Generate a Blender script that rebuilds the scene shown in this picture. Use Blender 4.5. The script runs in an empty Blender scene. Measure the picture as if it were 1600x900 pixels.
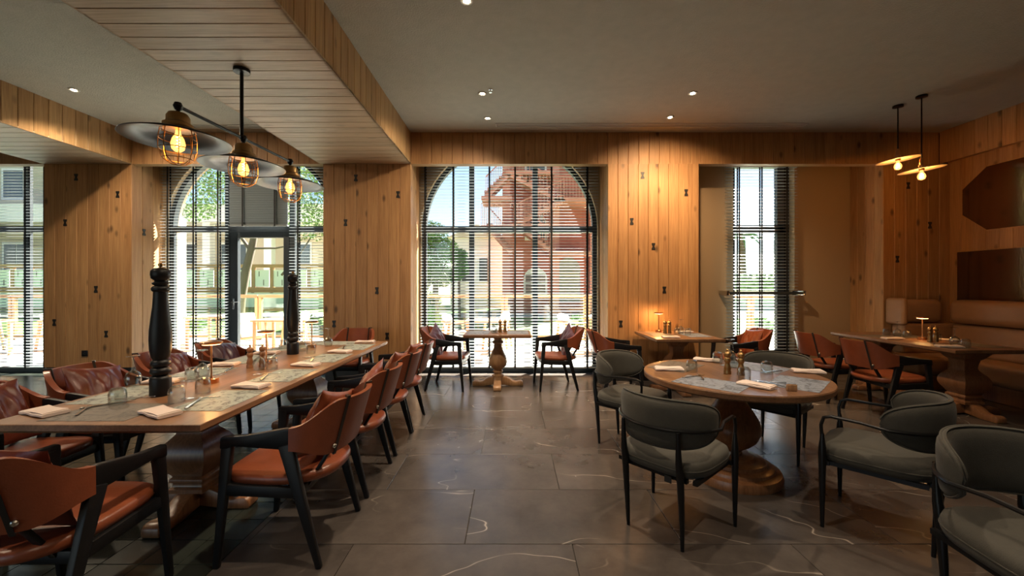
import bpy, bmesh, math, random
from mathutils import Vector, Matrix, Euler
random.seed(11)
PI = math.pi
SC = bpy.context.scene
COL = SC.collection
# ------------------------------------------------------------------ camera
CAMH, FPX, HOR = 1.42, 640.0, 446.0
cam_d = bpy.data.cameras.new('camera'); cam = bpy.data.objects.new('camera', cam_d); COL.objects.link(cam)
cam.location = (0, 0, CAMH); cam.rotation_euler = (PI/2, 0, 0)
cam_d.sensor_width = 36.0; cam_d.lens = 36.0*FPX/1600.0
cam_d.shift_y = -4.0/1600.0; cam_d.clip_start = 0.05; cam_d.clip_end = 500
SC.camera = cam
# ------------------------------------------------------------------ sky, sun, exposure
SKY_STRENGTH, SUN_POWER, EXPOSURE = 0.115, 31.0, 1.15
world = bpy.data.worlds.new('sky'); SC.world = world; world.use_nodes = True
wn = world.node_tree; wn.nodes.clear()
w_out = wn.nodes.new('ShaderNodeOutputWorld'); w_bg = wn.nodes.new('ShaderNodeBackground')
w_sky = wn.nodes.new('ShaderNodeTexSky'); w_sky.sky_type = 'NISHITA'; w_sky.sun_disc = False
SUN_TO = Vector((0.62, 1.0, 1.07)).normalized()
w_sky.sun_elevation = math.asin(SUN_TO.z); w_sky.sun_rotation = math.atan2(SUN_TO.x, SUN_TO.y)
w_sky.air_density = 1.0; w_sky.dust_density = 0.25; w_sky.ozone_density = 1.5
w_bg.inputs['Strength'].default_value = SKY_STRENGTH
wn.links.new(w_sky.outputs[0], w_bg.inputs[0]); wn.links.new(w_bg.outputs[0], w_out.inputs[0])
sun_d = bpy.data.lights.new('sun', 'SUN'); sun_d.energy = SUN_POWER; sun_d.angle = math.radians(0.6); sun_d.color = (1.0, 0.93, 0.82)
sun = bpy.data.objects.new('sun', sun_d); COL.objects.link(sun)
sun.rotation_euler = SUN_TO.to_track_quat('Z', 'Y').to_euler()
SC.view_settings.view_transform = 'Standard'; SC.view_settings.look = 'None'
SC.view_settings.gamma = 1.0; SC.view_settings.use_curve_mapping = False
SC.view_settings.exposure = EXPOSURE
try:
    SC.cycles.max_bounces = 8; SC.cycles.diffuse_bounces = 5; SC.cycles.transparent_max_bounces = 16
    SC.cycles.caustics_reflective = False; SC.cycles.caustics_refractive = False
    SC.cycles.sample_clamp_indirect = 6.0; SC.cycles.use_denoising = True
except Exception: pass
# key planes (metres; X right, Y into the picture, Z up)
YF, YB, ZH, ZC = 6.07, 6.62, 3.22, 3.69      # pier fronts, glazing plane, header underside, ceiling
XL, XR, YR = -9.9, 6.5, -3.6                 # left wall, right wall, rear wall

def P(px, py, d):            # point seen at a pixel of the photograph, at depth d
    return Vector(((px-800.0)*d/FPX, d, CAMH-(py-HOR)*d/FPX))
def onz(px, py, z):          # point of the horizontal plane z seen at a pixel
    d = (CAMH-z)*FPX/(py-HOR); return Vector(((px-800.0)*d/FPX, d, z))
# ------------------------------------------------------------------ materials
MATS = {}
def _nt(name):
    m = bpy.data.materials.new(name); m.use_nodes = True; MATS[name] = m
    nt = m.node_tree; b = nt.nodes['Principled BSDF']; return m, nt, b
def plain(name, c, r=0.5, metal=0.0, bump=0.0, bscale=60.0, var=0.0, coat=0.0, spec=None, emit=None, estr=0.0, sheen=0.0):
    m, nt, b = _nt(name)
    b.inputs['Base Color'].default_value = (*c, 1); b.inputs['Roughness'].default_value = r; b.inputs['Metallic'].default_value = metal
    if coat: b.inputs['Coat Weight'].default_value = coat; b.inputs['Coat Roughness'].default_value = 0.15
    if sheen: b.inputs['Sheen Weight'].default_value = sheen
    if spec is not None: b.inputs['Specular IOR Level'].default_value = spec
    if emit: b.inputs['Emission Color'].default_value = (*emit, 1); b.inputs['Emission Strength'].default_value = estr
    if bump or var:
        tc = nt.nodes.new('ShaderNodeTexCoord'); n = nt.nodes.new('ShaderNodeTexNoise'); n.inputs['Scale'].default_value = bscale; n.inputs['Detail'].default_value = 5
        nt.links.new(tc.outputs['Object'], n.inputs['Vector'])
        if bump:
            bp = nt.nodes.new('ShaderNodeBump'); bp.inputs['Strength'].default_value = bump; bp.inputs['Distance'].default_value = 0.01
            nt.links.new(n.outputs['Fac'], bp.inputs['Height']); nt.links.new(bp.outputs['Normal'], b.inputs['Normal'])
        if var:
            n2 = nt.nodes.new('ShaderNodeTexNoise'); n2.inputs['Scale'].default_value = bscale*0.12; n2.inputs['Detail'].default_value = 4
            nt.links.new(tc.outputs['Object'], n2.inputs['Vector'])
            mx = nt.nodes.new('ShaderNodeMix'); mx.data_type = 'RGBA'
            mx.inputs[6].default_value = (*[x*(1-var) for x in c], 1); mx.inputs[7].default_value = (*[min(1, x*(1+var)) for x in c], 1)
            nt.links.new(n2.outputs['Fac'], mx.inputs[0]); nt.links.new(mx.outputs[2], b.inputs['Base Color'])
    return m
def wood(name, dark, light, r=0.5, axis=2, freq=9.0, stretch=0.07, knots=0.0, rnd=0.16, coat=0.0):
    m, nt, b = _nt(name); N, L = nt.nodes, nt.links
    tc = N.new('ShaderNodeTexCoord'); oi = N.new('ShaderNodeObjectInfo')
    ml = N.new('ShaderNodeMath'); ml.operation = 'MULTIPLY'; ml.inputs[1].default_value = 37.0; L.new(oi.outputs['Random'], ml.inputs[0])
    ad = N.new('ShaderNodeVectorMath'); ad.operation = 'ADD'; L.new(tc.outputs['Object'], ad.inputs[0]); L.new(ml.outputs[0], ad.inputs[1])
    mp = N.new('ShaderNodeMapping'); s = [freq]*3; s[axis] = freq*stretch; mp.inputs['Scale'].default_value = s; L.new(ad.outputs[0], mp.inputs['Vector'])
    n1 = N.new('ShaderNodeTexNoise'); n1.inputs['Scale'].default_value = 1.0; n1.inputs['Detail'].default_value = 6; n1.inputs['Distortion'].default_value = 1.2; L.new(mp.outputs[0], n1.inputs['Vector'])
    mp2 = N.new('ShaderNodeMapping'); s2 = [freq*14]*3; s2[axis] = freq*0.35; mp2.inputs['Scale'].default_value = s2; L.new(ad.outputs[0], mp2.inputs['Vector'])
    n2 = N.new('ShaderNodeTexNoise'); n2.inputs['Scale'].default_value = 1.0; n2.inputs['Detail'].default_value = 3; L.new(mp2.outputs[0], n2.inputs['Vector'])
    cr = N.new('ShaderNodeValToRGB'); cr.color_ramp.elements[0].position = 0.3; cr.color_ramp.elements[1].position = 0.72
    cr.color_ramp.elements[0].color = (*dark, 1); cr.color_ramp.elements[1].color = (*light, 1); L.new(n1.outputs['Fac'], cr.inputs['Fac'])
    mx = N.new('ShaderNodeMix'); mx.data_type = 'RGBA'; mx.blend_type = 'MULTIPLY'; mx.inputs[0].default_value = 0.45
    cr2 = N.new('ShaderNodeValToRGB'); cr2.color_ramp.elements[0].position = 0.35; cr2.color_ramp.elements[0].color = (.45, .4, .36, 1); cr2.color_ramp.elements[1].position = 0.6
    L.new(n2.outputs['Fac'], cr2.inputs['Fac']); L.new(cr.outputs[0], mx.inputs[6]); L.new(cr2.outputs[0], mx.inputs[7])
    last = mx.outputs[2]
    if knots:
        mk = N.new('ShaderNodeMapping'); sk = [5.2]*3; sk[axis] = 2.6; mk.inputs['Scale'].default_value = sk; L.new(ad.outputs[0], mk.inputs['Vector'])
        vo = N.new('ShaderNodeTexVoronoi'); vo.inputs['Scale'].default_value = 1.0; L.new(mk.outputs[0], vo.inputs['Vector'])
        kr = N.new('ShaderNodeValToRGB'); kr.color_ramp.elements[0].position = 0.07; kr.color_ramp.elements[0].color = (1, 1, 1, 1)
        kr.color_ramp.elements[1].position = 0.19; kr.color_ramp.elements[1].color = (0, 0, 0, 1); L.new(vo.outputs['Distance'], kr.inputs['Fac'])
        ms = N.new('ShaderNodeMath'); ms.operation = 'MULTIPLY'; ms.inputs[1].default_value = knots; L.new(kr.outputs[0], ms.inputs[0])
        mk2 = N.new('ShaderNodeMix'); mk2.data_type = 'RGBA'; mk2.inputs[7].default_value = (*[c*0.25 for c in dark], 1)
        L.new(ms.outputs[0], mk2.inputs[0]); L.new(last, mk2.inputs[6]); last = mk2.outputs[2]
    hs = N.new('ShaderNodeHueSaturation'); mr = N.new('ShaderNodeMapRange')
    mr.inputs['To Min'].default_value = 1-rnd; mr.inputs['To Max'].default_value = 1+rnd; L.new(oi.outputs['Random'], mr.inputs['Value'])
    L.new(mr.outputs[0], hs.inputs['Value']); L.new(last, hs.inputs['Color']); L.new(hs.outputs[0], b.inputs['Base Color'])
    bp = N.new('ShaderNodeBump'); bp.inputs['Strength'].default_value = 0.12; bp.inputs['Distance'].default_value = 0.004
    L.new(n2.outputs['Fac'], bp.inputs['Height']); L.new(bp.outputs[0], b.inputs['Normal'])
    b.inputs['Roughness'].default_value = r
    if coat: b.inputs['Coat Weight'].default_value = coat; b.inputs['Coat Roughness'].default_value = 0.2
    return m
def stone(name, base, hi, vein, r, vscale=1.1, vamt=0.8, cl=2.2):
    m, nt, b = _nt(name); N, L = nt.nodes, nt.links
    tc = N.new('ShaderNodeTexCoord'); oi = N.new('ShaderNodeObjectInfo')
    ml = N.new('ShaderNodeMath'); ml.operation = 'MULTIPLY'; ml.inputs[1].default_value = 53.0; L.new(oi.outputs['Random'], ml.inputs[0])
    ad = N.new('ShaderNodeVectorMath'); ad.operation = 'ADD'; L.new(tc.outputs['Object'], ad.inputs[0]); L.new(ml.outputs[0], ad.inputs[1])
    n1 = N.new('ShaderNodeTexNoise'); n1.inputs['Scale'].default_value = cl; n1.inputs['Detail'].default_value = 8; n1.inputs['Roughness'].default_value = 0.65; L.new(ad.outputs[0], n1.inputs['Vector'])
    cr = N.new('ShaderNodeValToRGB'); cr.color_ramp.elements[0].position = 0.3; cr.color_ramp.elements[1].position = 0.75
    cr.color_ramp.elements[0].color = (*base, 1); cr.color_ramp.elements[1].color = (*hi, 1); L.new(n1.outputs['Fac'], cr.inputs['Fac'])
    mp = N.new('ShaderNodeMapping'); mp.inputs['Scale'].default_value = (vscale, vscale*2.6, vscale); mp.inputs['Rotation'].default_value = (0, 0, 0.5); L.new(ad.outputs[0], mp.inputs['Vector'])
    nv = N.new('ShaderNodeTexNoise'); nv.inputs['Scale'].default_value = 0.8; nv.inputs['Detail'].default_value = 2.6; nv.inputs['Roughness'].default_value = 0.42; L.new(mp.outputs[0], nv.inputs['Vector'])
    sb = N.new('ShaderNodeMath'); sb.operation = 'SUBTRACT'; sb.inputs[1].default_value = 0.5; L.new(nv.outputs['Fac'], sb.inputs[0])
    ab = N.new('ShaderNodeMath'); ab.operation = 'ABSOLUTE'; L.new(sb.outputs[0], ab.inputs[0])
    vr = N.new('ShaderNodeValToRGB'); vr.color_ramp.elements[0].position = 0.0; vr.color_ramp.elements[0].color = (1, 1, 1, 1); vr.color_ramp.elements[1].position = 0.0042; vr.color_ramp.elements[1].color = (0, 0, 0, 1)
    L.new(ab.outputs[0], vr.inputs['Fac'])
    nm = N.new('ShaderNodeTexNoise'); nm.inputs['Scale'].default_value = 1.6; nm.inputs['Detail'].default_value = 3; L.new(ad.outputs[0], nm.inputs['Vector'])
    nr = N.new('ShaderNodeValToRGB'); nr.color_ramp.elements[0].position = 0.47; nr.color_ramp.elements[1].position = 0.62; L.new(nm.outputs['Fac'], nr.inputs['Fac'])
    mm = N.new('ShaderNodeMath'); mm.operation = 'MULTIPLY'; L.new(vr.outputs[0], mm.inputs[0]); L.new(nr.outputs[0], mm.inputs[1])
    m2 = N.new('ShaderNodeMath'); m2.operation = 'MULTIPLY'; m2.inputs[1].default_value = vamt; L.new(mm.outputs[0], m2.inputs[0])
    mx = N.new('ShaderNodeMix'); mx.data_type = 'RGBA'; mx.inputs[7].default_value = (*vein, 1); L.new(m2.outputs[0], mx.inputs[0]); L.new(cr.outputs[0], mx.inputs[6])
    L.new(mx.outputs[2], b.inputs['Base Color'])
    rr = N.new('ShaderNodeMapRange'); rr.inputs['To Min'].default_value = r-0.06; rr.inputs['To Max'].default_value = r+0.1; L.new(n1.outputs['Fac'], rr.inputs['Value']); L.new(rr.outputs[0], b.inputs['Roughness'])
    bp = N.new('ShaderNodeBump'); bp.inputs['Strength'].default_value = 0.06; bp.inputs['Distance'].default_value = 0.01; L.new(n1.outputs['Fac'], bp.inputs['Height']); L.new(bp.outputs[0], b.inputs['Normal'])
    return m
def glass(name, tint=(1, 1, 1), refl=1.0, edge=0.5):
    m, nt, b = _nt(name); N, L = nt.nodes, nt.links; N.remove(b); out = N['Material Output']
    tr = N.new('ShaderNodeBsdfTransparent'); tr.inputs[0].default_value = (*tint, 1)
    gl = N.new('ShaderNodeBsdfGlossy'); gl.inputs['Roughness'].default_value = 0.02
    lw = N.new('ShaderNodeLayerWeight'); lw.inputs[0].default_value = 0.5
    pw = N.new('ShaderNodeMath'); pw.operation = 'POWER'; pw.inputs[1].default_value = edge; L.new(lw.outputs['Facing'], pw.inputs[0])
    mt = N.new('ShaderNodeMath'); mt.operation = 'MULTIPLY_ADD'; mt.inputs[1].default_value = refl; mt.inputs[2].default_value = 0.035; mt.use_clamp = True
    L.new(pw.outputs[0], mt.inputs[0])
    mx = N.new('ShaderNodeMixShader'); L.new(mt.outputs[0], mx.inputs[0]); L.new(tr.outputs[0], mx.inputs[1]); L.new(gl.outputs[0], mx.inputs[2]); L.new(mx.outputs[0], out.inputs[0])
    return m
def print_paper(name, paper, ink, scale=9.0, amt=0.75):
    m, nt, b = _nt(name); N, L = nt.nodes, nt.links
    tc = N.new('ShaderNodeTexCoord'); n = N.new('ShaderNodeTexNoise'); n.inputs['Scale'].default_value = scale; n.inputs['Detail'].default_value = 9; n.inputs['Roughness'].default_value = 0.75; n.inputs['Distortion'].default_value = 1.5
    L.new(tc.outputs['Object'], n.inputs['Vector'])
    cr = N.new('ShaderNodeValToRGB'); cr.color_ramp.elements[0].position = 0.49; cr.color_ramp.elements[1].position = 0.58; L.new(n.outputs['Fac'], cr.inputs['Fac'])
    ms = N.new('ShaderNodeMath'); ms.operation = 'MULTIPLY'; ms.inputs[1].default_value = amt; L.new(cr.outputs[0], ms.inputs[0])
    mx = N.new('ShaderNodeMix'); mx.data_type = 'RGBA'; mx.inputs[6].default_value = (*paper, 1); mx.inputs[7].default_value = (*ink, 1)
    L.new(ms.outputs[0], mx.inputs[0]); L.new(mx.outputs[2], b.inputs['Base Color']); b.inputs['Roughness'].default_value = 0.55
    return m
M_WALL = wood('panel_oak', (.36, .175, .066), (.475, .258, .106), r=0.55, knots=0.9, rnd=0.07)
M_SOFF = wood('soffit_oak', (.42, .235, .095), (.55, .34, .155), r=0.5, knots=0.5, rnd=0.08)
M_SOFFX = wood('soffit_oak_cross', (.56, .41, .26), (.70, .55, .38), r=0.45, knots=0.25, rnd=0.08)
M_TABLE = wood('walnut_table', (.16, .076, .036), (.27, .138, .068), r=0.38, axis=1, freq=6, coat=0.15)
M_TABLEX = wood('walnut_table_cross', (.17, .075, .032), (.29, .14, .065), r=0.4, axis=0, freq=6, coat=0.15)
M_PED = wood('carved_walnut', (.19, .078, .032), (.31, .145, .064), r=0.36, axis=2, freq=5, coat=0.25)
M_PEDL = wood('carved_oak', (.30, .16, .075), (.42, .25, .13), r=0.42, axis=2, freq=5, coat=0.15)
M_BLACKW = plain('black_stained_wood', (.007, .007, .008), 0.42, bump=0.04, bscale=90, spec=0.3)
M_LEATH = plain('cognac_leather', (.205, .052, .021), 0.33, bump=0.10, bscale=120, var=0.22)
M_LEATHP = plain('oxblood_leather', (.14, .034, .020), 0.28, bump=0.10, bscale=110, var=0.3)
M_LEATHV = plain('plum_leather', (.075, .03, .045), 0.32, bump=0.10, bscale=110, var=0.3)
M_STRAP = plain('dark_strap', (.018, .013, .011), 0.4)
M_FABRIC = plain('olive_grey_velvet', (.048, .043, .033), 0.8, bump=0.2, bscale=260, var=0.2, sheen=0.06)
M_BMETAL = plain('black_metal', (.014, .014, .015), 0.33, metal=0.6)
M_BRASS = plain('aged_brass', (.36, .22, .09), 0.38, metal=1.0, var=0.25, bscale=40)
M_COPPER = plain('copper', (.60, .28, .12), 0.28, metal=1.0)
M_STEEL = plain('cutlery_steel', (.55, .55, .56), 0.22, metal=1.0)
M_STUD = plain('nickel_stud', (.6, .58, .53), 0.25, metal=1.0)
M_SHADE = plain('zinc_shade', (.045, .047, .052), 0.34, metal=0.85, var=0.2, bscale=20)
M_WHITESH = plain('pale_shade', (.55, .47, .38), 0.5)
M_BULB = plain('amber_filament', (1, .55, .2), 0.3, emit=(1.0, .45, .12), estr=14)
M_BULBG = glass('amber_glass', (1.0, .80, .50), 0.3, 3.0)
_n = M_BULBG.node_tree; _e = _n.nodes.new('ShaderNodeEmission'); _e.inputs[0].default_value = (1.0, .40, .09, 1); _e.inputs[1].default_value = 0.9
_a = _n.nodes.new('ShaderNodeAddShader'); _s = _n.nodes['Material Output'].inputs[0].links[0].from_socket
_n.links.new(_s, _a.inputs[0]); _n.links.new(_e.outputs[0], _a.inputs[1]); _n.links.new(_a.outputs[0], _n.nodes['Material Output'].inputs[0])
M_LED = plain('downlight_lens', (1, .9, .75), 0.3, emit=(1.0, .80, .55), estr=22)
M_GLOW = plain('lamp_diffuser', (1, .8, .5), 0.3, emit=(1.0, .52, .18), estr=5)
M_CREAMGLASS = glass('drinking_glass', (.90, .92, .915), 0.85, 1.7)
M_PANE = glass('window_glass', (.97, .99, .98), 0.5, 5.0)
M_GREENP = glass('balustrade_glass', (.82, .91, .86), 0.6, 4.0)
M_LINEN = plain('blush_linen', (.70, .57, .50), 0.8, bump=0.2, bscale=220)
M_MATL = print_paper('printed_placemat', (.31, .34, .30), (.04, .04, .04), 11.0, 0.8)
M_MATD = print_paper('dark_printed_placemat', (.14, .115, .09), (.035, .03, .026), 16.0, 0.8)
M_MATG = print_paper('slate_printed_placemat', (.23, .25, .29), (.03, .03, .034), 15.0, 0.8)
M_CEIL = plain('taupe_plaster', (.455, .43, .355), 0.9, bump=0.55, bscale=70, var=0.10)
M_PAINT = plain('ochre_paint', (.34, .235, .135), 0.8, bump=0.1, bscale=90)
M_REARP = plain('rear_plaster', (.42, .36, .28), 0.85)
M_TILE = stone('brown_marble', (.043, .036, .032), (.105, .087, .076), (.45, .38, .32), 0.22)
M_GTILE = stone('bottle_green_tile', (.013, .016, .013), (.034, .040, .032), (.05, .055, .045), 0.22, vamt=0.15, cl=5)
M_GROUT = plain('grout', (.045, .042, .038), 0.8)
M_BLACK = plain('black_plinth', (.008, .008, .008), 0.5)
M_FRAME = plain('anthracite_frame', (.030, .036, .042), 0.42, metal=0.2)
M_SLAT = plain('grey_blind_slat', (.20, .225, .235), 0.42)
M_TAPE = plain('black_tape', (.012, .013, .015), 0.8)
M_TAN = plain('tan_leather', (.30, .165, .085), 0.42, bump=0.08, bscale=120, var=0.12)
M_MIRROR = plain('bronze_mirror', (.24, .15, .10), 0.12, metal=1.0, bump=0.05, bscale=30)
M_WHITE = plain('white_metal', (.6, .58, .54), 0.5)
M_KEY = plain('ebony_inlay', (.010, .008, .007), 0.5)
# ------------------------------------------------------------------ mesh builder
class MB:
    def __init__(s): s.v, s.f = [], []
    def add(s, vs, fs):
        o = len(s.v); s.v += [tuple(v) for v in vs]; s.f += [tuple(i+o for i in f) for f in fs]; return s
    def box(s, x0, x1, y0, y1, z0, z1, M=None):
        vs = [Vector(p) for p in ((x0,y0,z0),(x1,y0,z0),(x1,y1,z0),(x0,y1,z0),(x0,y0,z1),(x1,y0,z1),(x1,y1,z1),(x0,y1,z1))]
        if M is not None: vs = [M @ v for v in vs]
        return s.add(vs, [(0,3,2,1),(4,5,6,7),(0,1,5,4),(1,2,6,5),(2,3,7,6),(3,0,4,7)])
    def bar(s, a, b, wa, ha, wb=None, hb=None, side=None):      # rectangular bar from a to b, width along 'side'
        a, b = Vector(a), Vector(b); wb = wa if wb is None else wb; hb = ha if hb is None else hb
        d = (b-a).normalized(); sd = Vector(side) if side is not None else Vector((1, 0, 0))
        sd = (sd - d*sd.dot(d)).normalized(); up = d.cross(sd)
        vs = []
        for p, w, h in ((a, wa, ha), (b, wb, hb)):
            vs += [p-sd*w/2-up*h/2, p+sd*w/2-up*h/2, p+sd*w/2+up*h/2, p-sd*w/2+up*h/2]
        return s.add(vs, [(3,2,1,0),(4,5,6,7),(0,1,5,4),(1,2,6,5),(2,3,7,6),(3,0,4,7)])
    def prism(s, poly, a, b, axis='y'):                           # 2D outline extruded along an axis
        n = len(poly)
        def pt(p, t): return {'y': (p[0], t, p[1]), 'x': (t, p[0], p[1]), 'z': (p[0], p[1], t)}[axis]
        vs = [pt(p, a) for p in poly] + [pt(p, b) for p in poly]
        fs = [tuple(range(n)), tuple(range(2*n-1, n-1, -1))] + [(i, i+n, (i+1) % n+n, (i+1) % n) for i in range(n)]
        return s.add(vs, fs)
    def lathe(s, prof, seg=24, c=(0, 0, 0), square=False, cap=True):
        vs, fs = [], []; k = 4 if square else seg
        for r, z in prof:
            for i in range(k):
                if square: q = ((-1,-1),(1,-1),(1,1),(-1,1))[i]; vs.append((c[0]+q[0]*r, c[1]+q[1]*r, c[2]+z))
                else: t = 2*PI*i/k; vs.append((c[0]+r*math.cos(t), c[1]+r*math.sin(t), c[2]+z))
        for j in range(len(prof)-1):
            for i in range(k): fs.append((j*k+i, j*k+(i+1) % k, (j+1)*k+(i+1) % k, (j+1)*k+i))
        if cap:
            fs.append(tuple(range(k-1, -1, -1))); fs.append(tuple((len(prof)-1)*k+i for i in range(k)))
        return s.add(vs, fs)
    def tube(s, pts, rad, seg=8, cap=True):
        pts = [Vector(p) for p in pts]; n = len(pts)
        rad = rad if isinstance(rad, (list, tuple)) else [rad]*n
        vs, fs = [], []; ref = None
        for i, p in enumerate(pts):
            d = (pts[min(i+1, n-1)]-pts[max(i-1, 0)]).normalized()
            if ref is None: ref = d.orthogonal().normalized()
            u = (ref - d*ref.dot(d)).normalized(); w = d.cross(u); ref = u
            for k in range(seg):
                t = 2*PI*k/seg; vs.append(p+(u*math.cos(t)+w*math.sin(t))*rad[i])
        for i in range(n-1):
            for k in range(seg): fs.append((i*seg+k, i*seg+(k+1) % seg, (i+1)*seg+(k+1) % seg, (i+1)*seg+k))
        if cap: fs += [tuple(range(seg-1, -1, -1)), tuple((n-1)*seg+k for k in range(seg))]
        return s.add(vs, fs)
    def shell(s, fo, fi, nu, nv):                                 # closed slab between outer and inner surface
        vs, fs = [], []
        for f in (fo, fi):
            for j in range(nv+1):
                for i in range(nu+1): vs.append(f(i/nu, j/nv))
        W = nu+1; H = W*(nv+1)
        for j in range(nv):
            for i in range(nu):
                a = j*W+i; fs.append((a, a+1, a+W+1, a+W)); fs.append((H+a+W, H+a+W+1, H+a+1, H+a))
        for i in range(nu): fs.append((i+1, i, H+i, H+i+1)); a = nv*W+i; fs.append((a, a+1, H+a+1, H+a))
        for j in range(nv): a = j*W; fs.append((a, a+W, H+a+W, H+a)); a = j*W+nu; fs.append((a+W, a, H+a, H+a+W))
        return s.add(vs, fs)
    def mesh(s, name, mat, smooth=True, bevel=0.0, bseg=2, sub=0, angle=40):
        me = bpy.data.meshes.new(name); me.from_pydata(s.v, [], s.f)
        bm = bmesh.new(); bm.from_mesh(me)
        bmesh.ops.recalc_face_normals(bm, faces=bm.faces)
        if bevel:
            es = [e for e in bm.edges if len(e.link_faces) == 2 and e.calc_face_angle(0) > 0.45]
            bmesh.ops.bevel(bm, geom=es, offset=bevel, segments=bseg, affect='EDGES', profile=0.5, clamp_overlap=True)
        if sub: bmesh.ops.subdivide_edges(bm, edges=bm.edges, cuts=sub, use_grid_fill=True, smooth=0)
        bm.to_mesh(me); bm.free()
        me.materials.append(mat)
        if smooth:
            me.polygons.foreach_set('use_smooth', [True]*len(me.polygons)); me.set_sharp_from_angle(angle=math.radians(angle))
        me.update(); return me
    def build(s, name, mat, parent=None, loc=None, rz=None, **kw):
        return link(name, s.mesh(name, mat, **kw), parent, loc, rz)
def link(name, me, parent=None, loc=None, rz=None):
    o = bpy.data.objects.new(name, me); COL.objects.link(o)
    if parent is not None: o.parent = parent
    if loc is not None: o.location = loc
    if rz is not None: o.rotation_euler = (0, 0, rz)
    return o
def empty(name, loc=(0, 0, 0), rz=0.0):
    o = bpy.data.objects.new(name, None); COL.objects.link(o); o.location = loc; o.rotation_euler = (0, 0, rz); o.empty_display_size = 0.1; return o
def tag(o, label, cat, group=None):
    o['label'] = label; o['category'] = cat
    if group: o['group'] = group
    return o
def structure(o): o['kind'] = 'structure'; return o
def copy_tree(o, parent=None):
    c = o.copy(); COL.objects.link(c); c.parent = parent
    for ch in [x for x in COL.objects if x.parent == o]: copy_tree(ch, c)
    return c
PROTO_CHILDREN = {}
def kids(o):
    if o.name not in PROTO_CHILDREN: PROTO_CHILDREN[o.name] = [x for x in COL.objects if x.parent == o]
    return PROTO_CHILDREN[o.name]
def clone(o, loc, rz, label, cat=None, group=None):
    def rec(src, parent):
        c = src.copy(); COL.objects.link(c); c.parent = parent
        for ch in kids(src): rec(ch, c)
        return c
    c = rec(o, None); c.location = loc; c.rotation_euler = (0, 0, rz); c['label'] = label
    if cat: c['category'] = cat
    if group: c['group'] = group
    return c
class Pool:                 # first use moves the prototype itself, later uses copy it
    def __init__(s, proto): s.p = proto; s.used = False
    def put(s, loc, rz, label, cat, group=None):
        if not s.used:
            s.used = True; o = s.p; kids(o); 
            o.location = loc; o.rotation_euler = (0, 0, rz); tag(o, label, cat, group); return o
        return clone(s.p, loc, rz, label, cat, group)
# ------------------------------------------------------------------ planks
PLANKS = {}
def plank_mesh(w, l, mat, t=0.02):
    k = (round(w, 3), round(l, 3), mat.name)
    if k not in PLANKS:
        g, c = 0.0012, 0.005; mb = MB(); x0, x1 = g, w-g
        vs = []
        for z in (0, l):
            vs += [(x0, 0, z), (x1, 0, z), (x1, -t+c, z), (x1-c, -t, z), (x0+c, -t, z), (x0, -t+c, z)]
        fs = [(5,4,3,2,1,0), tuple(range(6, 12))] + [(i, (i+1) % 6, (i+1) % 6+6, i+6) for i in range(6)]
        mb.add(vs, fs); PLANKS[k] = mb.mesh('plank', mat, smooth=False)
    return PLANKS[k]
def planks(parent, origin, u, up, run, length, pitch, mat, t=0.02):
    """Row of boards: they follow each other along u, each is 'length' long along up, face outward along up x u ... -y local."""
    u, up = Vector(u), Vector(up); n = u.cross(up)          # local +y = up x u ... outward is local -y
    yv = up.cross(u); k = max(1, round(run/pitch)); w = run/k
    me = plank_mesh(w, length, mat, t)
    for i in range(k):
        o = bpy.data.objects.new('plank', me); COL.objects.link(o); o.parent = parent
        o.matrix_basis = Matrix((( u.x, yv.x, up.x, origin[0]+u.x*w*i), (u.y, yv.y, up.y, origin[1]+u.y*w*i), (u.z, yv.z, up.z, origin[2]+u.z*w*i), (0, 0, 0, 1)))
# ================================================================== SETTING
# floor: slab with marble slabs on the right and small bottle-green tiles on the left
floor = structure(MB().box(XL, XR, YR, 6.95, -0.12, -0.012).build('floor', M_GROUT, smooth=False))
TILES = {}
def tile_mesh(w, l, mat):
    k = (round(w, 3), round(l, 3), mat.name)
    if k not in TILES: TILES[k] = MB().box(-w/2+.0018, w/2-.0018, -l/2+.0018, l/2-.0018, -0.012, 0).mesh('tile', mat, smooth=False, bevel=0.0015, bseg=1)
    return TILES[k]
XT = -1.50
for r in range(-9, 8):
    y0, y1 = 2.25+.6*r, 2.25+.6*(r+1); y1 = min(y1, 6.95)
    if y1-y0 < 0.05: continue
    x = (-0.26 if r % 2 == 0 else 0.33) - 1.2*3
    while x < XR:
        a, b = max(x, XT), min(x+1.2, XR); x += 1.2
        if b-a > 0.03: link('tile', tile_mesh(b-a, y1-y0, M_TILE), floor, ((a+b)/2, (y0+y1)/2, 0))
gt = []
for i in range(42):
    for j in range(52):
        cx, cy = XT-.1-.2*i, 2.085-.2*28+.1+.2*j
        if cx-.1 < XL-.01 or cy > 6.95 or cy < YR: continue
        px, py = 800+cx*FPX/max(cy, .05), HOR+CAMH*FPX/max(cy, .05)
        vis = cy > 1.5 and px > -70 and py < 960
        gt.append((0 if vis else 1, cy, cx))
gt.sort()
rest = MB()
for k, (nv, cy, cx) in enumerate(gt):
    if k < 300 and not nv: link('tile', tile_mesh(.2, .2, M_GTILE), floor, (cx, cy, 0))
    else: rest.box(cx-.0982, cx+.0982, cy-.0982, cy+.0982, -.012, -.0004)
o = rest.build('green_tiling', M_GTILE, floor, smooth=False); o['kind'] = 'stuff'
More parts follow.
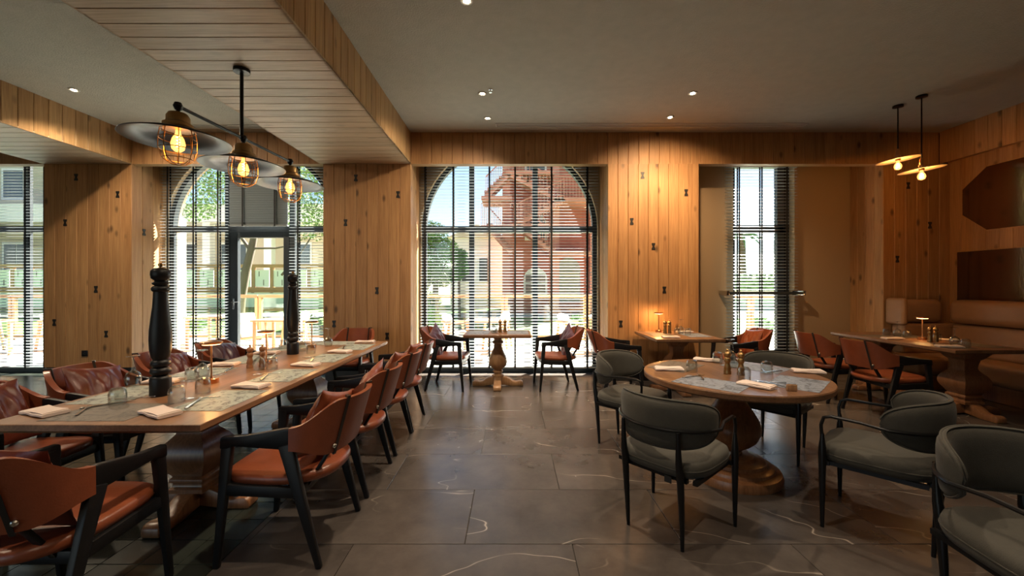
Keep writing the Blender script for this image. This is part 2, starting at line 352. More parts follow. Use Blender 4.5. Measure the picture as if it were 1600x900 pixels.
# ceiling, walls
structure(MB().box(XL-.3, XR+.3, YR-.3, 7.0, ZC, ZC+.45).build('ceiling', M_CEIL, smooth=False))
structure(MB().box(XL-.3, XL, YR, 6.95, 0, ZC).build('wall_left', M_REARP, smooth=False))
wr = MB()
for a, b in ((XL, -9.2), (-6.2, -5.6), (-2.6, XR)): wr.box(a, b, YR-.3, YR, 0, ZC)  # unseen openings, placed to bring in fill daylight from the left rear
wr.box(XL, XR, YR-.3, YR, 3.2, ZC)
structure(wr.build('wall_rear', M_REARP, smooth=False))
# back wall in bays: plaster with arched openings
BAYS = {1: (-9.86, -6.94, 1.40), 2: (-5.64, -2.80, 1.385), 3: (-1.50, 1.42, 1.43)}
ZS = 2.34
wb = MB()
for n, (a, b, r) in BAYS.items():
    c = (a+b)/2; arc = [(c+r*math.cos(t*PI/28), ZS+r*math.sin(t*PI/28)) for t in range(28, -1, -1)]
    wb.prism([(a-.3, 0), (c-r, 0)]+arc+[(c+r, 0), (b+.3, 0), (b+.3, 4.1), (a-.3, 4.1)], YB, YB+.3)
wall_back = structure(wb.build('wall_back', M_PAINT, smooth=False))
# recess wall with the narrow window
RX0, RX1, RZ0, RZ1 = 3.60, 4.60, 0.27, 3.45
rb = MB()
rb.box(2.5, RX0, 6.67, 6.95, 0, 4.1); rb.box(RX1, 5.8, 6.67, 6.95, 0, 4.1); rb.box(RX0, RX1, 6.67, 6.95, 0, RZ0); rb.box(RX0, RX1, 6.67, 6.95, RZ1, 4.1)
structure(rb.build('wall_recess', M_PAINT, smooth=False))
# piers clad in boards with ebony butterfly keys
KEYME = MB().prism([(-.026, -.05), (.026, -.05), (.026, -.03), (.012, 0), (.026, .03), (.026, .05), (-.026, .05), (-.026, .03), (-.012, 0), (-.026, -.03)], -.004, .004).mesh('butterfly_key', M_KEY, smooth=False)
PZ = 0.205
def pier(n, x0, x1, yb, left=False, right=False, keys=(), sides=()):
    t = structure(MB().box(x0+.02, x1-.02, YF+.02, yb, 0.0, ZC-.002).build('trim_%d' % n, M_BLACK, smooth=False))
    planks(t, (x0, YF+.02, PZ), (1, 0, 0), (0, 0, 1), x1-x0, ZH-PZ, .155, M_WALL)
    if right: planks(t, (x1-.02, YF+.002, PZ), (0, 1, 0), (0, 0, 1), yb-YF-.002, ZC-PZ-.01, .16, M_WALL)
    if left: planks(t, (x0+.02, yb, PZ), (0, -1, 0), (0, 0, 1), yb-YF-.002, ZC-PZ-.01, .155, M_WALL)
    for px, py in keys:
        q = P(px, py, YF); link('butterfly_key', KEYME, t, (q.x, YF-.001, q.z))
    for px, py in sides:
        d = abs(x1)*FPX/abs(px-800); q = P(px, py, d); k = link('butterfly_key', KEYME, t, (x1+.001, d, q.z)); k.rotation_euler = (0, 0, PI/2)
    return t
t1 = pier(1, -6.94, -5.64, YB, right=True, keys=((119,277),(184,304),(102,348),(150,452),(85,504),(166,522)), sides=((225,363),))
q = P(133, 552, YF)
sk = MB().box(-.045, .045, -.012, 0, -.045, .045).build('socket_plate', M_BLACKW, t1, (q.x, YF, q.z), bevel=.006)
MB().lathe([(.02, 0), (.02, .004), (.014, .004), (.012, .001)], 16).build('socket_well', M_BLACK, sk, (0, -.012, 0)).rotation_euler = (PI/2, 0, 0)
pier(2, -2.80, -1.50, YB, right=True, keys=((556,278),(622,304),(540,348),(589,454),(522,506),(605,525)))
pier(3, 1.42, 2.77, YB+.05, left=True, keys=((1004,274),(1072,301),(987,346),(1021,385),(1038,453),(970,506)))
pier(4, 5.50, XR, 6.67, left=True, keys=((1419,290),(1453,352),(1402,405)))
# header boards across the whole front
hd = structure(MB().box(XL, 6.33, YF+.02, YF+.14, ZH+.018, ZC-.002).build('trim_5', M_WALL, smooth=False))
for a, b in ((XL, -6.94), (-5.64, -2.85), (-1.50, 6.33)): planks(hd, (a, YF+.02, ZH), (1, 0, 0), (0, 0, 1), b-a, ZC-ZH-.002, .155, M_WALL)
planks(hd, (XL, YF+.002, ZH+.02), (0, 1, 0), (1, 0, 0), .136, -XL+6.33, .136, M_SOFF)
# timber soffits running towards the viewer
def soffit(n, x0, x1, ystart):
    s = structure(MB().box(x0+.02, x1-.02, YR, YF, ZH+.02, ZC-.002).build('trim_%d' % n, M_SOFF, smooth=False))
    planks(s, (x0, ystart, ZH+.02), (0, 1, 0), (1, 0, 0), YF-ystart, x1-x0, .155, M_SOFFX)
    planks(s, (x1-.02, ystart, ZH), (0, 1, 0), (0, 0, 1), YF-ystart, ZC-ZH-.002, .155, M_SOFF)
    planks(s, (x0+.02, YF, ZH), (0, -1, 0), (0, 0, 1), YF-ystart, ZC-ZH-.002, .155, M_SOFF)
soffit(6, -2.85, -1.50, 1.42); soffit(7, -6.94, -5.64, 2.97)
# right wall: boards, projecting header
wrt = structure(MB().box(XR, XR+.3, YR, YF+.6, 0, ZC).build('wall_right', M_WALL, smooth=False))
planks(wrt, (XR, YF, PZ), (0, -1, 0), (0, 0, 1), 3.1, ZH-PZ+.02, .155, M_WALL)
h2 = structure(MB().box(6.35, XR, YR, YF, ZH+.02, ZC-.002).build('trim_8', M_WALL, smooth=False))
planks(h2, (6.35, YF, ZH), (0, -1, 0), (0, 0, 1), 3.1, ZC-ZH-.002, .155, M_WALL)
# ------------------------------------------------------------------ windows
YG = YB+.12
def zarch(n, x):
    a, b, r = BAYS[n]; c = (a+b)/2; return ZS+math.sqrt(max(0, r*r-(x-c)**2))
def frame_bar(parent, name, x0, x1, z0, z1, t=.035): return MB().box(x0, x1, YG-t, YG+t, z0, z1).build(name, M_FRAME, parent, smooth=False, bevel=.004, bseg=1)
def pane(parent, n, x0, x1, z0, z1=None):
    k = 8
    if z1 is None: poly = [(x0, z0), (x1, z0)]+[(x1+(x0-x1)*i/k, zarch(n, x1+(x0-x1)*i/k)) for i in range(k+1)]
    else: poly = [(x0, z0), (x1, z0), (x1, z1), (x0, z1)]
    MB().prism(poly, YG-.004, YG+.004).build('pane', M_PANE, parent, smooth=False)
def window(n, verts, skip=None):
    a, b, r = BAYS[n]; c = (a+b)/2
    w = structure(MB().box(c-r, c+r, YG-.05, YG+.05, 0, .09).build('window_%d' % n, M_FRAME, smooth=False, bevel=.004, bseg=1))
    pts = [(c+r*math.cos(t*PI/36), ZS+r*math.sin(t*PI/36)) for t in range(37)]; pin = [(c+(r-.07)*math.cos(t*PI/36), ZS+(r-.07)*math.sin(t*PI/36)) for t in range(36, -1, -1)]
    MB().prism(pts+pin, YG-.05, YG+.05).build('arch_frame', M_FRAME, w, smooth=False)
    frame_bar(w, 'jamb', c-r, c-r+.07, .09, ZS); frame_bar(w, 'jamb', c+r-.07, c+r, .09, ZS)
    frame_bar(w, 'transom', c-r, c+r, ZS-.05, ZS+.05, .045)
    xs = [c-r+.07]+list(verts)+[c+r-.07]
    for x, wd in [(v, .085) for v in verts]: frame_bar(w, 'mullion', x-wd/2, x+wd/2, .09, zarch(n, x)-.05)
    for i in range(len(xs)-1):
        pane(w, n, xs[i], xs[i+1], ZS+.05)
        if skip != i: pane(w, n, xs[i], xs[i+1], .09, ZS-.05)
    return w
window(1, (-8.75, -7.96))
window(2, (-4.66, -3.60), skip=1)
window(3, (-0.66, 0.38))
# glazed door in the middle of the second window
dr = structure(MB().box(-4.615, -4.49, YG-.04, YG+.04, .02, ZS-.05).build('door_1', M_FRAME, smooth=False, bevel=.005, bseg=1))
for nm, x0, x1, z0, z1 in (('stile', -3.74, -3.645, .02, ZS-.05), ('rail', -4.49, -3.74, .02, .2), ('rail', -4.49, -3.74, ZS-.14, ZS-.05)):
    frame_bar(dr, nm, x0, x1, z0, z1, .04)
MB().prism([(-4.49, .2), (-3.74, .2), (-3.74, ZS-.14), (-4.49, ZS-.14)], YG-.005, YG+.005).build('pane', M_PANE, dr, smooth=False)
MB().box(-.015, .015, -.012, 0, -.09, .09).bar((0, -.01, .03), (0, -.055, .03), .016, .016).bar((-.008, -.055, .03), (.12, -.055, .03), .018, .018, side=(0, 0, 1)).build('door_handle', M_STEEL, dr, (-4.55, YG-.04, 1.12), bevel=.003)
# narrow window of the recess
YN = 6.84
w4 = structure(MB().box(RX0, RX1, YN-.05, YN+.05, RZ0, RZ0+.08).build('window_4', M_FRAME, smooth=False, bevel=.004, bseg=1))
for nm, x0, x1, z0, z1 in (('jamb', RX0, RX0+.1, RZ0, RZ1), ('jamb', RX1-.2, RX1, RZ0, RZ1), ('transom', RX0, RX1, 2.30, 2.42), ('head', RX0, RX1, RZ1-.08, RZ1)):
    MB().box(x0, x1, YN-.045, YN+.045, z0, z1).build(nm, M_FRAME, w4, smooth=False, bevel=.004, bseg=1)
for z0, z1 in ((RZ0+.08, 2.30), (2.42, RZ1-.08)): MB().box(RX0+.1, RX1-.2, YN-.004, YN+.004, z0, z1).build('pane', M_PANE, w4, smooth=False)
# ------------------------------------------------------------------ venetian blinds
SLATS = {}
def slat_mesh(w):
    k = round(w, 3)
    if k not in SLATS:
        mb = MB(); n = 4; hw = .025
        vs = []
        for x in (-w/2, w/2):
            for t in (0, .0022):
                for i in range(n+1): y = -hw+2*hw*i/n; vs.append((x, y, .0035*(1-(y/hw)**2)-t))
        m = n+1; fs = []
        for i in range(n): fs += [(i, i+1, 2*m+i+1, 2*m+i), (m+i+1, m+i, 3*m+i, 3*m+i+1)]
        fs += [tuple(list(range(m))+list(range(2*m-1, m-1, -1))), tuple(list(range(2*m, 3*m))+list(range(4*m-1, 3*m-1, -1)))[::-1], (0, 2*m, 3*m, m), (n, m+n, 3*m+n, 2*m+n)]
        SLATS[k] = mb.add(vs, fs).mesh('slat', M_SLAT, smooth=True, angle=60)
    return SLATS[k]
def blind(x0, x1, y, ztop, zbot, label, tapes, pitch=.0475, tilt=8.0, group='venetian blinds over the windows', stack=0.0):
    b = empty('window_blind', ((x0+x1)/2, y, zbot)); tag(b, label, 'blind', group)
    w = x1-x0; h = ztop-zbot
    MB().box(-w/2, w/2, -.03, .03, h-.05, h).build('headrail', M_SLAT, b, smooth=False, bevel=.004)
    MB().box(-w/2, w/2, -.026, .026, 0, .022).build('bottom_rail', M_SLAT, b, smooth=False, bevel=.004)
    me = slat_mesh(w-.01); z = .022+pitch*.7
    while z < h-.06:
        s = link('slat', me, b, (0, 0, z)); s.rotation_euler = (math.radians(tilt), 0, 0); z += pitch
    for t in tapes:
        mb = MB(); mb.box(-.013, .013, -.0285, -.0275, 0, h-.04); mb.box(-.013, .013, .0275, .0285, 0, h-.04)
        mb.build('ladder_tape', M_TAPE, b, (t-(x0+x1)/2, 0, 0), smooth=False)
YBL = 6.53
blind(-9.80, -7.0, YBL, 3.42, .10, 'grey venetian blind over the far left window', (-9.4, -8.55, -7.73, -7.43))
blind(-5.60, -4.53, YBL, 3.42, .10, 'grey venetian blind left of the glazed door', (-5.47, -5.06, -4.67))
blind(-4.51, -3.57, YBL, 3.42, 2.36, 'raised closed grey blind above the glazed door', (-4.28, -3.77), pitch=.036, tilt=-62)
blind(-3.55, -2.83, YBL, 3.42, .10, 'grey venetian blind right of the glazed door', (-3.40, -2.98))
blind(-1.46, 1.38, YBL, 3.42, .10, 'wide grey venetian blind over the arched window behind the window table', (-1.38, -.934, -.36, .05, .63, 1.2))
blind(3.41, 4.57, 6.55, 3.42, .30, 'narrow grey venetian blind in the recess beside the knotty pier', (3.62, 3.98, 4.38), pitch=.05)
gb = empty('window_bar', (3.99, 6.44, 1.30)); tag(gb, 'dark horizontal bar across the narrow recess window', 'bar')
MB().box(-.60, .60, -.015, .015, -.02, .02).build('bar', M_FRAME, gb, bevel=.004)
for s in (-1, 1): MB().box(s*.6-.02, s*.6+.02, -.02, .24, -.035, .035).build('bracket', M_STEEL, gb, bevel=.004)
# ------------------------------------------------------------------ ceiling fittings
def spot(name, loc, power, angle, col, parent=None, target=None, size=.04, blend=.7):
    l = bpy.data.lights.new(name, 'SPOT'); l.energy = power; l.spot_size = math.radians(angle); l.spot_blend = blend; l.color = col; l.shadow_soft_size = size
    o = bpy.data.objects.new(name, l); COL.objects.link(o); o.location = loc
    if parent is not None: o.parent = parent
    if target is not None: o.rotation_euler = (Vector(target)).to_track_quat('-Z', 'Y').to_euler()
    return o
WARM = (1.0, .68, .38)
DL_RING = MB().lathe([(.052, -.003), (.052, .004), (.046, -.006), (.036, -.004), (.034, .03), (.030, .03), (.030, -.002)], 24, cap=False).mesh('trim_ring', M_WHITE)
DL_LENS = MB().lathe([(.024, .0), (.024, .006)], 20).mesh('lens', M_LED)
def downlight(x, y, label, power=70, tgt=(0, 0, -1), angle=95, col=(1.0, .80, .57)):
    d = empty('ceiling_downlight', (x, y, ZC-.004)); tag(d, label, 'downlight', 'recessed ceiling downlights')
    link('trim_ring', DL_RING, d); link('lens', DL_LENS, d, (0, 0, -.004))
    spot('downlight_beam', (0, 0, -.02), power, angle, col, d, tgt)
downlight(-.35, 4.84, 'recessed downlight ahead of the window table, nearer of the left pair', 95, (-.3, .3, -1), 130)
downlight(-.33, 5.55, 'recessed downlight close to the left end of the slot diffuser', 90, (0, .1, -1))
downlight(2.13, 4.83, 'recessed downlight above the round table, nearer of the right pair', 150, (.03, .55, -1), 120, WARM)
downlight(2.13, 5.52, 'recessed downlight close to the slot diffuser above the knotty pier', 70, (0, .05, -1), 95, WARM)
downlight(-.36, 3.26, 'recessed downlight at the top edge of the picture', 140)
downlight(-5.08, 4.75, 'recessed downlight over the left tables beyond the timber soffit', 115, (.2, .25, -1), 150)
def diffuser(x0, x1, y, label):
    v = empty('slot_diffuser', ((x0+x1)/2, y, ZC)); tag(v, label, 'air vent', 'linear slot diffusers'); w = x1-x0
    mb = MB()
    for a, b in ((-.06, -.045), (.045, .06)): mb.box(-w/2, w/2, a, b, -.008, .002)
    for a, b in ((-w/2, -w/2+.015), (w/2-.015, w/2)): mb.box(a, b, -.06, .06, -.008, .002)
    mb.build('frame', M_WHITE, v, smooth=False)
    MB().box(-w/2+.015, w/2-.015, -.045, .045, -.001, .001).build('dark_slot', M_CEIL, v, smooth=False)
    for y2 in (-.015, .015): MB().box(-w/2+.015, w/2-.015, y2-.003, y2+.003, -.006, -.001).build('blade', M_WHITE, v, smooth=False)
for x, y in ((-.36, 1.6), (2.13, 3.2), (2.13, 1.6), (-5.08, 3.1), (-3.9, 1.5), (-.36, -1.0)):  # unseen downlights, added only to light the room
    downlight(x, y, 'added ceiling downlight, out of view, for fill light', 70, angle=110)
diffuser(-.23, 4.15, 5.79, 'long pale slot diffuser in the ceiling above the arched window')
diffuser(-4.7, -3.1, 5.85, 'short pale slot diffuser in the ceiling left of the timber soffit')
sp = empty('sprinkler_head', (-.25, 4.75, ZC)); tag(sp, 'tiny sprinkler head beside a ceiling downlight', 'sprinkler')
MB().lathe([(.022, 0), (.022, -.006), (.008, -.008), (.008, -.03), (.018, -.032), (.018, -.035)], 12).build('body', M_STEEL, sp)
# ================================================================== FURNITURE
# ---- black timber armchair with leather wrap; front is local +Y
def make_leather_chair():
    c = empty('leather_armchair')
    for s in (-1, 1):
        MB().bar((s*.262, .255, 0), (s*.252, .20, .64), .026, .030, .034, .055, side=(1, 0, 0)).build('leg', M_BLACKW, c, bevel=.006)
        MB().bar((s*.262, -.262, 0), (s*.262, -.095, .62), .026, .030, .034, .07, side=(1, 0, 0)).build('leg', M_BLACKW, c, bevel=.006)
        MB().prism([(.232, .655), (.222, .66), (.10, .668), (-.085, .70), (-.125, .70), (-.125, .60), (-.08, .595), (.10, .608), (.165, .612), (.20, .60), (.235, .60)], s*.238, s*.272, 'x').build('armrest', M_BLACKW, c, bevel=.007)
        MB().bar((s*.255, .235, .395), (s*.255, -.15, .375), .028, .055, side=(1, 0, 0)).build('side_rail', M_BLACKW, c, bevel=.005)
    MB().box(-.25, .25, .205, .232, .365, .42).build('front_rail', M_BLACKW, c, bevel=.004); MB().box(-.25, .25, -.17, -.145, .35, .40).build('rear_rail', M_BLACKW, c, bevel=.004)
    # seat: rounded pad, round at the back
    def outline(t):
        a = 2*PI*t; x, y = math.cos(a), math.sin(a)
        e = .45 if y > 0 else .75
        return (math.copysign(abs(x)**(e), x)*.255, math.copysign(abs(y)**e, y)*(.265 if y > 0 else .285))
    n = 40; vs, fs = [], []
    for k, (sc, z) in enumerate(((.93, .405), (.985, .412), (1.0, .432), (.985, .450), (.93, .460), (.6, .463), (.25, .458))):
        for i in range(n):
            x, y = outline(i/n); dip = .004*(1-sc); vs.append((x*sc, y*sc, z-dip+.012*max(0, y*sc/.26)))
    for k in range(6):
        for i in range(n): fs.append((k*n+i, k*n+(i+1) % n, (k+1)*n+(i+1) % n, (k+1)*n+i))
    fs += [tuple(range(n-1, -1, -1)), tuple(6*n+i for i in range(n))]
    MB().add(vs, fs).build('seat', M_LEATH, c, angle=70)
    # leather wrap round the back
    def wrap(phi, v, off):
        sx = math.copysign(abs(math.sin(phi))**.85, math.sin(phi)); cy = abs(math.cos(phi))**.8
        k = 1-min(1, abs(phi)/(PI/2)); kk = min(1, k/.55); kk = kk*kk*(3-2*kk)
        zt = .705+.125*kk; zb = .592-.045*kk
        z = zb+(zt-zb)*v; lean = (z-.56)*.30*cy
        return Vector((sx*(.262+.012*off/.01*.5+off), -.105-(.215+off)*cy-lean, z))
    def panel(p0, p1, nu, th=.011): return MB().shell(lambda u, v: wrap(p0+(p1-p0)*u, v, th), lambda u, v: wrap(p0+(p1-p0)*u, v, -th), nu, 6)
    D = math.radians
    panel(D(-31), D(31), 12, .013).build('backrest', M_LEATH, c, angle=50)
    panel(D(-91), D(-35), 14).build('back_wrap', M_LEATH, c, angle=50); panel(D(35), D(91), 14).build('back_wrap', M_LEATH, c, angle=50)
    for s in (-1, 1):
        st = MB().shell(lambda u, v: wrap(s*D(31+4*u), -.04+1.08*v, .0155), lambda u, v: wrap(s*D(31+4*u), -.04+1.08*v, -.0155), 1, 6).build('strap', M_STRAP, c, angle=50)
        for v in (.14,):
            p = wrap(s*D(37), v, .016); MB().lathe([(.011, -.012), (.011, .004), (.006, .009)], 12).build('stud', M_STUD, st, p).rotation_euler = (PI/2, 0, s*D(35))
        MB().bar((s*.17, -.16, .375), (s*.165, -.30, .60), .03, .018, side=(1, 0, 0)).build('back_support', M_BLACKW, c, bevel=.004)
    return c
LC = Pool(make_leather_chair())
def chair_l(x, y, face, label, group):           # face = direction the sitter looks, degrees from +X
    return LC.put((x, y, 0), math.radians(face-90), label, 'chair', group)
GL = 'leather armchairs at the long table'
for k, (d, w) in enumerate(((2.32, 'nearest'), (3.0, 'second'), (3.67, 'third'), (4.24, 'farthest'))):
    chair_l(-1.23, d, 180, 'tan leather armchair with black frame, %s on the aisle side of the long table' % w, GL)
for k, (d, w) in enumerate(((2.36, 'nearest'), (3.0, 'second'), (3.66, 'third'), (4.34, 'farthest'))):
    chair_l(-2.86, d, 0, 'tan leather armchair, %s on the left side of the long table' % w, GL)
chair_l(-1.93, 1.74, 90, 'tan leather armchair at the near end of the long table, seen from behind', GL)
chair_l(-2.12, 5.28, -92, 'tan leather armchair facing the viewer at the far end of the long table', GL)
GW = 'leather armchairs at the small window tables'
chair_l(-.88, 5.74, -6, 'tan leather armchair left of the small table at the arched window', GW)
chair_l(.60, 5.74, 186, 'tan leather armchair right of the small table at the arched window', GW)
chair_l(1.40, 5.42, 0, 'tan leather armchair left of the table at the knotty pier', GW)
chair_l(3.06, 5.55, 180, 'tan leather armchair right of the table at the knotty pier, before the recess', GW)
GR = 'leather armchairs at the banquette table'
chair_l(4.05, 5.18, 0, 'tan leather armchair facing the banquette table, farther one near the recess', GR)
chair_l(4.07, 4.46, 0, 'tan leather armchair facing the banquette table, nearer one behind round table', GR)
# ---- leather cushions on the chairs
def make_cushion(mat, seed):
    rnd = random.Random(seed); ph = [rnd.uniform(0, 6) for _ in range(6)]
    def surf(sgn):
        def f(u, v):
            a, b = 2*u-1, 2*v-1
            x = .215*a*(1-.07*(1-b*b)); z = .19*b*(1-.07*(1-a*a))
            h = .062*(max(0, (1-a*a)*(1-b*b)))**.55
            w = .010*math.sin(9*a+4*b+ph[0])*(1-a*a)*(1-b*b)+.007*math.sin(17*a-6*b*b+ph[1])*(1-b*b)
            return Vector((x, sgn*h+w*sgn, z))
        return f
    return MB().shell(surf(-1), surf(1), 28, 20).mesh('cushion', mat, angle=80)
CU = [make_cushion(M_LEATHP, 1), make_cushion(M_LEATH, 2), make_cushion(M_LEATHV, 3)]
def cushion(x, y, face, label, k=0, back=.17, lean=20, roll=0, z=.645):
    a = math.radians(face); dx, dy = math.cos(a), math.sin(a)
    o = link('cushion', CU[k]); o.location = (x-dx*back, y-dy*back, z)
    o.rotation_euler = Euler((math.radians(lean), math.radians(roll), a-PI/2), 'XYZ'); tag(o, label, 'cushion', 'leather cushions on the armchairs'); return o
for d, w, r in ((2.32, 'nearest', 14), (3.0, 'second', -12), (3.67, 'third', 10), (4.24, 'farthest', 4)):
    cushion(-1.23, d, 180, 'tan leather cushion on the %s aisle-side chair of the long table' % w, 1, roll=r)
for d, w, k, r in ((2.36, 'nearest', 0, 4), (3.0, 'second', 0, -8), (3.66, 'third', 0, -9), (4.34, 'farthest', 2, -10)):
    cushion(-2.86, d, 0, '%s leather cushion on the %s left-side chair of the long table' % ('wrinkled plum' if k == 2 else 'creased oxblood', w), k, roll=r)
cushion(-1.93, 1.74, 90, 'red-brown leather cushion on the chair at the near table end', 0, roll=3)
cushion(-.88, 5.74, -6, 'leather cushion on the chair left of the arched-window table', 2, roll=25)
cushion(.60, 5.74, 186, 'leather cushion on the chair right of the arched-window table', 2, roll=-25)
cushion(3.06, 5.55, 180, 'leather cushion on the chair right of the knotty-pier table', 1, roll=6)
# ---- olive velvet armchair with black steel hoop; front is local +Y
def make_velvet_chair():
    c = empty('velvet_armchair')
    def loop(phi, r): return (r*1.02*math.sin(phi), -.02-r*math.cos(phi))
    # seat
    n = 44; vs, fs = [], []
    def outline(t):
        a = 2*PI*t; x, y = math.cos(a), math.sin(a); e = .5
        return (math.copysign(abs(x)**e, x)*(.262 if y > 0 else .262-.03*abs(y)), math.copysign(abs(y)**e, y)*.262)
    prof = ((.86, .385), (.965, .39), (1.0, .415), (1.0, .445), (.97, .468), (.88, .484), (.6, .494), (.25, .497))
    for sc, z in prof:
        for i in range(n): x, y = outline(i/n); vs.append((x*sc, y*sc, z))
    for k in range(len(prof)-1):
        for i in range(n): fs.append((k*n+i, k*n+(i+1) % n, (k+1)*n+(i+1) % n, (k+1)*n+i))
    fs += [tuple(range(n-1, -1, -1)), tuple((len(prof)-1)*n+i for i in range(n))]
    seat = MB().add(vs, fs).build('seat', M_FABRIC, c, angle=75)
    lp = [(*[q*1.003 for q in outline(i/n)], .43) for i in range(n+1)]
    MB().tube(lp, .0035, 5).build('piping', M_FABRIC, seat)
    MB().box(.03, .07, -.004, 0, -.035, 0).build('care_tag', M_BLACK, seat, (.05, -.262, .39), smooth=False)
    # backrest pad: curved, rounded ends
    PH = math.radians(88)
    def pad(off):
        def f(u, v):
            a = 2*u-1; b = 2*v-1
            hgt = .135*(1-abs(a)**3.2)**.45 if abs(a) < 1 else 0
            z = .672+hgt*b; thick = off*max(0.02, (1-abs(b)**4))**.5*max(.05, (1-abs(a)**8))
            r = .265+thick+.05*(z-.66); x, y = loop(a*PH, r); return Vector((x, y, z))
        return f
    back = MB().shell(pad(.026), pad(-.026), 40, 10).build('backrest', M_FABRIC, c, angle=75)
    for rr in (.240, .290):
        pp = []
        for k in range(97):
            t = k/48.0; a = -1+2*t if t <= 1 else 3-2*t; a *= .992
            hgt = .134*(1-abs(a)**3.2)**.45; z = .672+(hgt if t <= 1 else -hgt); x, y = loop(a*PH, .265+(rr-.265)*.28+.05*(z-.66)); pp.append((x, y, z))
        MB().tube(pp, .0042, 5).build('piping', M_FABRIC, back)
    # steel hoop that is back rail and armrests in one
    ring = [(-.262, .222, .50), (-.262, .228, .60), (-.262, .215, .645), (-.264, .18, .658), (-.268, .05, .655)]
    R = .298
    arc = [(*loop(math.radians(a), R), .648) for a in range(-88, 89, 8)]
    mir = [(-x, y, z) for x, y, z in reversed(ring)]
    MB().tube(ring+[(-.285, -.01, .652)]+arc[1:-1]+[(.285, -.01, .652)]+mir, .0095, 8).build('hoop_rail', M_BMETAL, c)
    for s in (-1, 1):
        MB().tube([(s*.262, .222, 0), (s*.262, .222, .22), (s*.262, .222, .43), (s*.262, .222, .47), (s*.262, .222, .55)], [.010, .016, .021, .019, .0095], 10).build('leg', M_BMETAL, c)
        MB().tube([(s*.165, -.232, 0), (s*.167, -.245, .22), (s*.167, -.262, .42), (s*.166, -.275, .48), (s*.166, -.285, .645)], [.010, .016, .021, .018, .0095], 10).build('leg', M_BMETAL, c)
    mb = MB(); mb.box(-.255, .255, .19, .215, .365, .388); mb.box(-.19, .19, -.235, -.21, .365, .388); mb.box(-.24, -.215, -.22, .2, .365, .388); mb.box(.215, .24, -.22, .2, .365, .388)
    mb.build('seat_frame', M_BMETAL, c, smooth=False)
    return c
VC = Pool(make_velvet_chair())
RT = Vector((1.66, 3.10, 0))
def chair_v(rear, front, label):
    rear, front = Vector(rear), Vector(front); m = (rear+front)/2; d = front-rear
    VC.put((m.x, m.y, 0), math.atan2(d.y, d.x)-PI/2, label, 'chair', 'velvet armchairs at the round tables')
chair_v((.805, 2.315), (1.145, 2.615), 'olive velvet armchair with its back to the viewer at the round table')
chair_v((.91, 3.79), (1.22, 3.48), 'olive velvet armchair on the left far side of the round table')
chair_v((2.445, 3.71), (2.10, 3.44), 'olive velvet armchair on the right far side, tucked under the round table')
chair_v((2.33, 2.25), (2.01, 2.60), 'olive velvet armchair at the right front of the round table, turned left')
chair_v((2.02, 1.72), (1.97, 1.28), 'dark velvet armchair cut off by the right picture edge')
# ---- tables
def square_pedestal(parent, c, top=.705, s=1.0, mat=M_PED):
    prof = [(.108, .125), (.11, .15), (.092, .16), (.09, .182), (.104, .192), (.104, .21), (.09, .225)]
    for i in range(17):
        t = i/16; z = .225+(.60-.225)*t
        r = .088+.060*math.sin(PI*min(1, t*1.35+.03))**1.2-.014*math.sin(PI*max(0, (t-.55)/.45))**1.2
        prof.append((r, z))
    prof += [(.112, .625), (.128, .65), (.14, .668), (.145, .67), (.145, .69), (.155, .692), (.155, top)]
    return MB().lathe([(r*s, z) for r, z in prof], c=c, square=True).build('pedestal', mat, parent, angle=32, bevel=.004, bseg=1)
def cross_base(parent, c, reach=.36, mat=M_PED):
    prof = [(.0, .02), (.05, .02), (.12, .012), (.2, 0), (.3, 0), (.355, 0), (.36, .02), (.355, .055), (.33, .072), (.29, .07), (.25, .06), (.21, .07), (.17, .10), (.12, .125), (.06, .13), (0, .13)]
    for k in range(4):
        o = MB().prism([(x*reach/.36, z) for x, z in prof], -.052, .052, 'y').build('foot', mat, parent, (c[0], c[1], c[2]), k*PI/2, bevel=.010)
def table(name, loc, w, l, label, ped, mat=M_TABLE, rz=0, pmat=M_PED, s=1.0, rnd=False, th=.045):
    t = empty(name, loc, rz); tag(t, label, 'table')
    prof = [(-.012, .75-th), (0, .75-th+.012), (0, .748), (-.002, .75)]
    mb = MB(); vs = []; fs = []
    for k, (o, z) in enumerate(((-.014, .75-th), (0, .75-th+.014), (0, .747), (-.003, .75))):
        vs += [(-w/2-o, -l/2-o, z), (w/2+o, -l/2-o, z), (w/2+o, l/2+o, z), (-w/2-o, l/2+o, z)]
    for k in range(3):
        for i in range(4): fs.append((k*4+i, k*4+(i+1) % 4, (k+1)*4+(i+1) % 4, (k+1)*4+i))
    fs += [(3, 2, 1, 0), (12, 13, 14, 15)]
    mb.add(vs, fs).build('tabletop', mat, t, angle=25)
    for (x, y) in ped:
        if rnd:
            pr = [(.085, .115), (.085, .15), (.06, .16), (.055, .18), (.072, .195), (.072, .215), (.055, .225), (.07, .24), (.115, .28), (.132, .33), (.128, .38), (.105, .44), (.075, .50), (.058, .55), (.056, .59), (.075, .60), (.08, .615), (.075, .63), (.062, .64), (.062, .665), (.085, .675), (.085, .69), (.10, .70), (.10, .706)]
            MB().lathe(pr, 28, (x, y, 0)).build('pedestal', pmat, t, angle=35)
        else: square_pedestal(t, (x, y, 0), s=s, mat=pmat)
        cross_base(t, (x, y, 0), .36, pmat)
    return t
LT = (-2.03, 3.45)
table('long_dining_table', (-2.03, 3.45, 0), 1.06, 2.96, 'long walnut dining table on carved pedestals under the caged pendant lamps', ((0, -.80), (0, .66)))
table('window_table', (-.2, 5.83, 0), .92, .62, 'small table with turned pale pedestal in front of the arched window', ((0, 0),), M_TABLEX, pmat=M_PEDL, rnd=True)
table('pier_table', (2.23, 5.56, 0), .86, .92, 'small walnut table standing against the knotty timber pier', ((0, 0),), M_TABLE, s=.9)
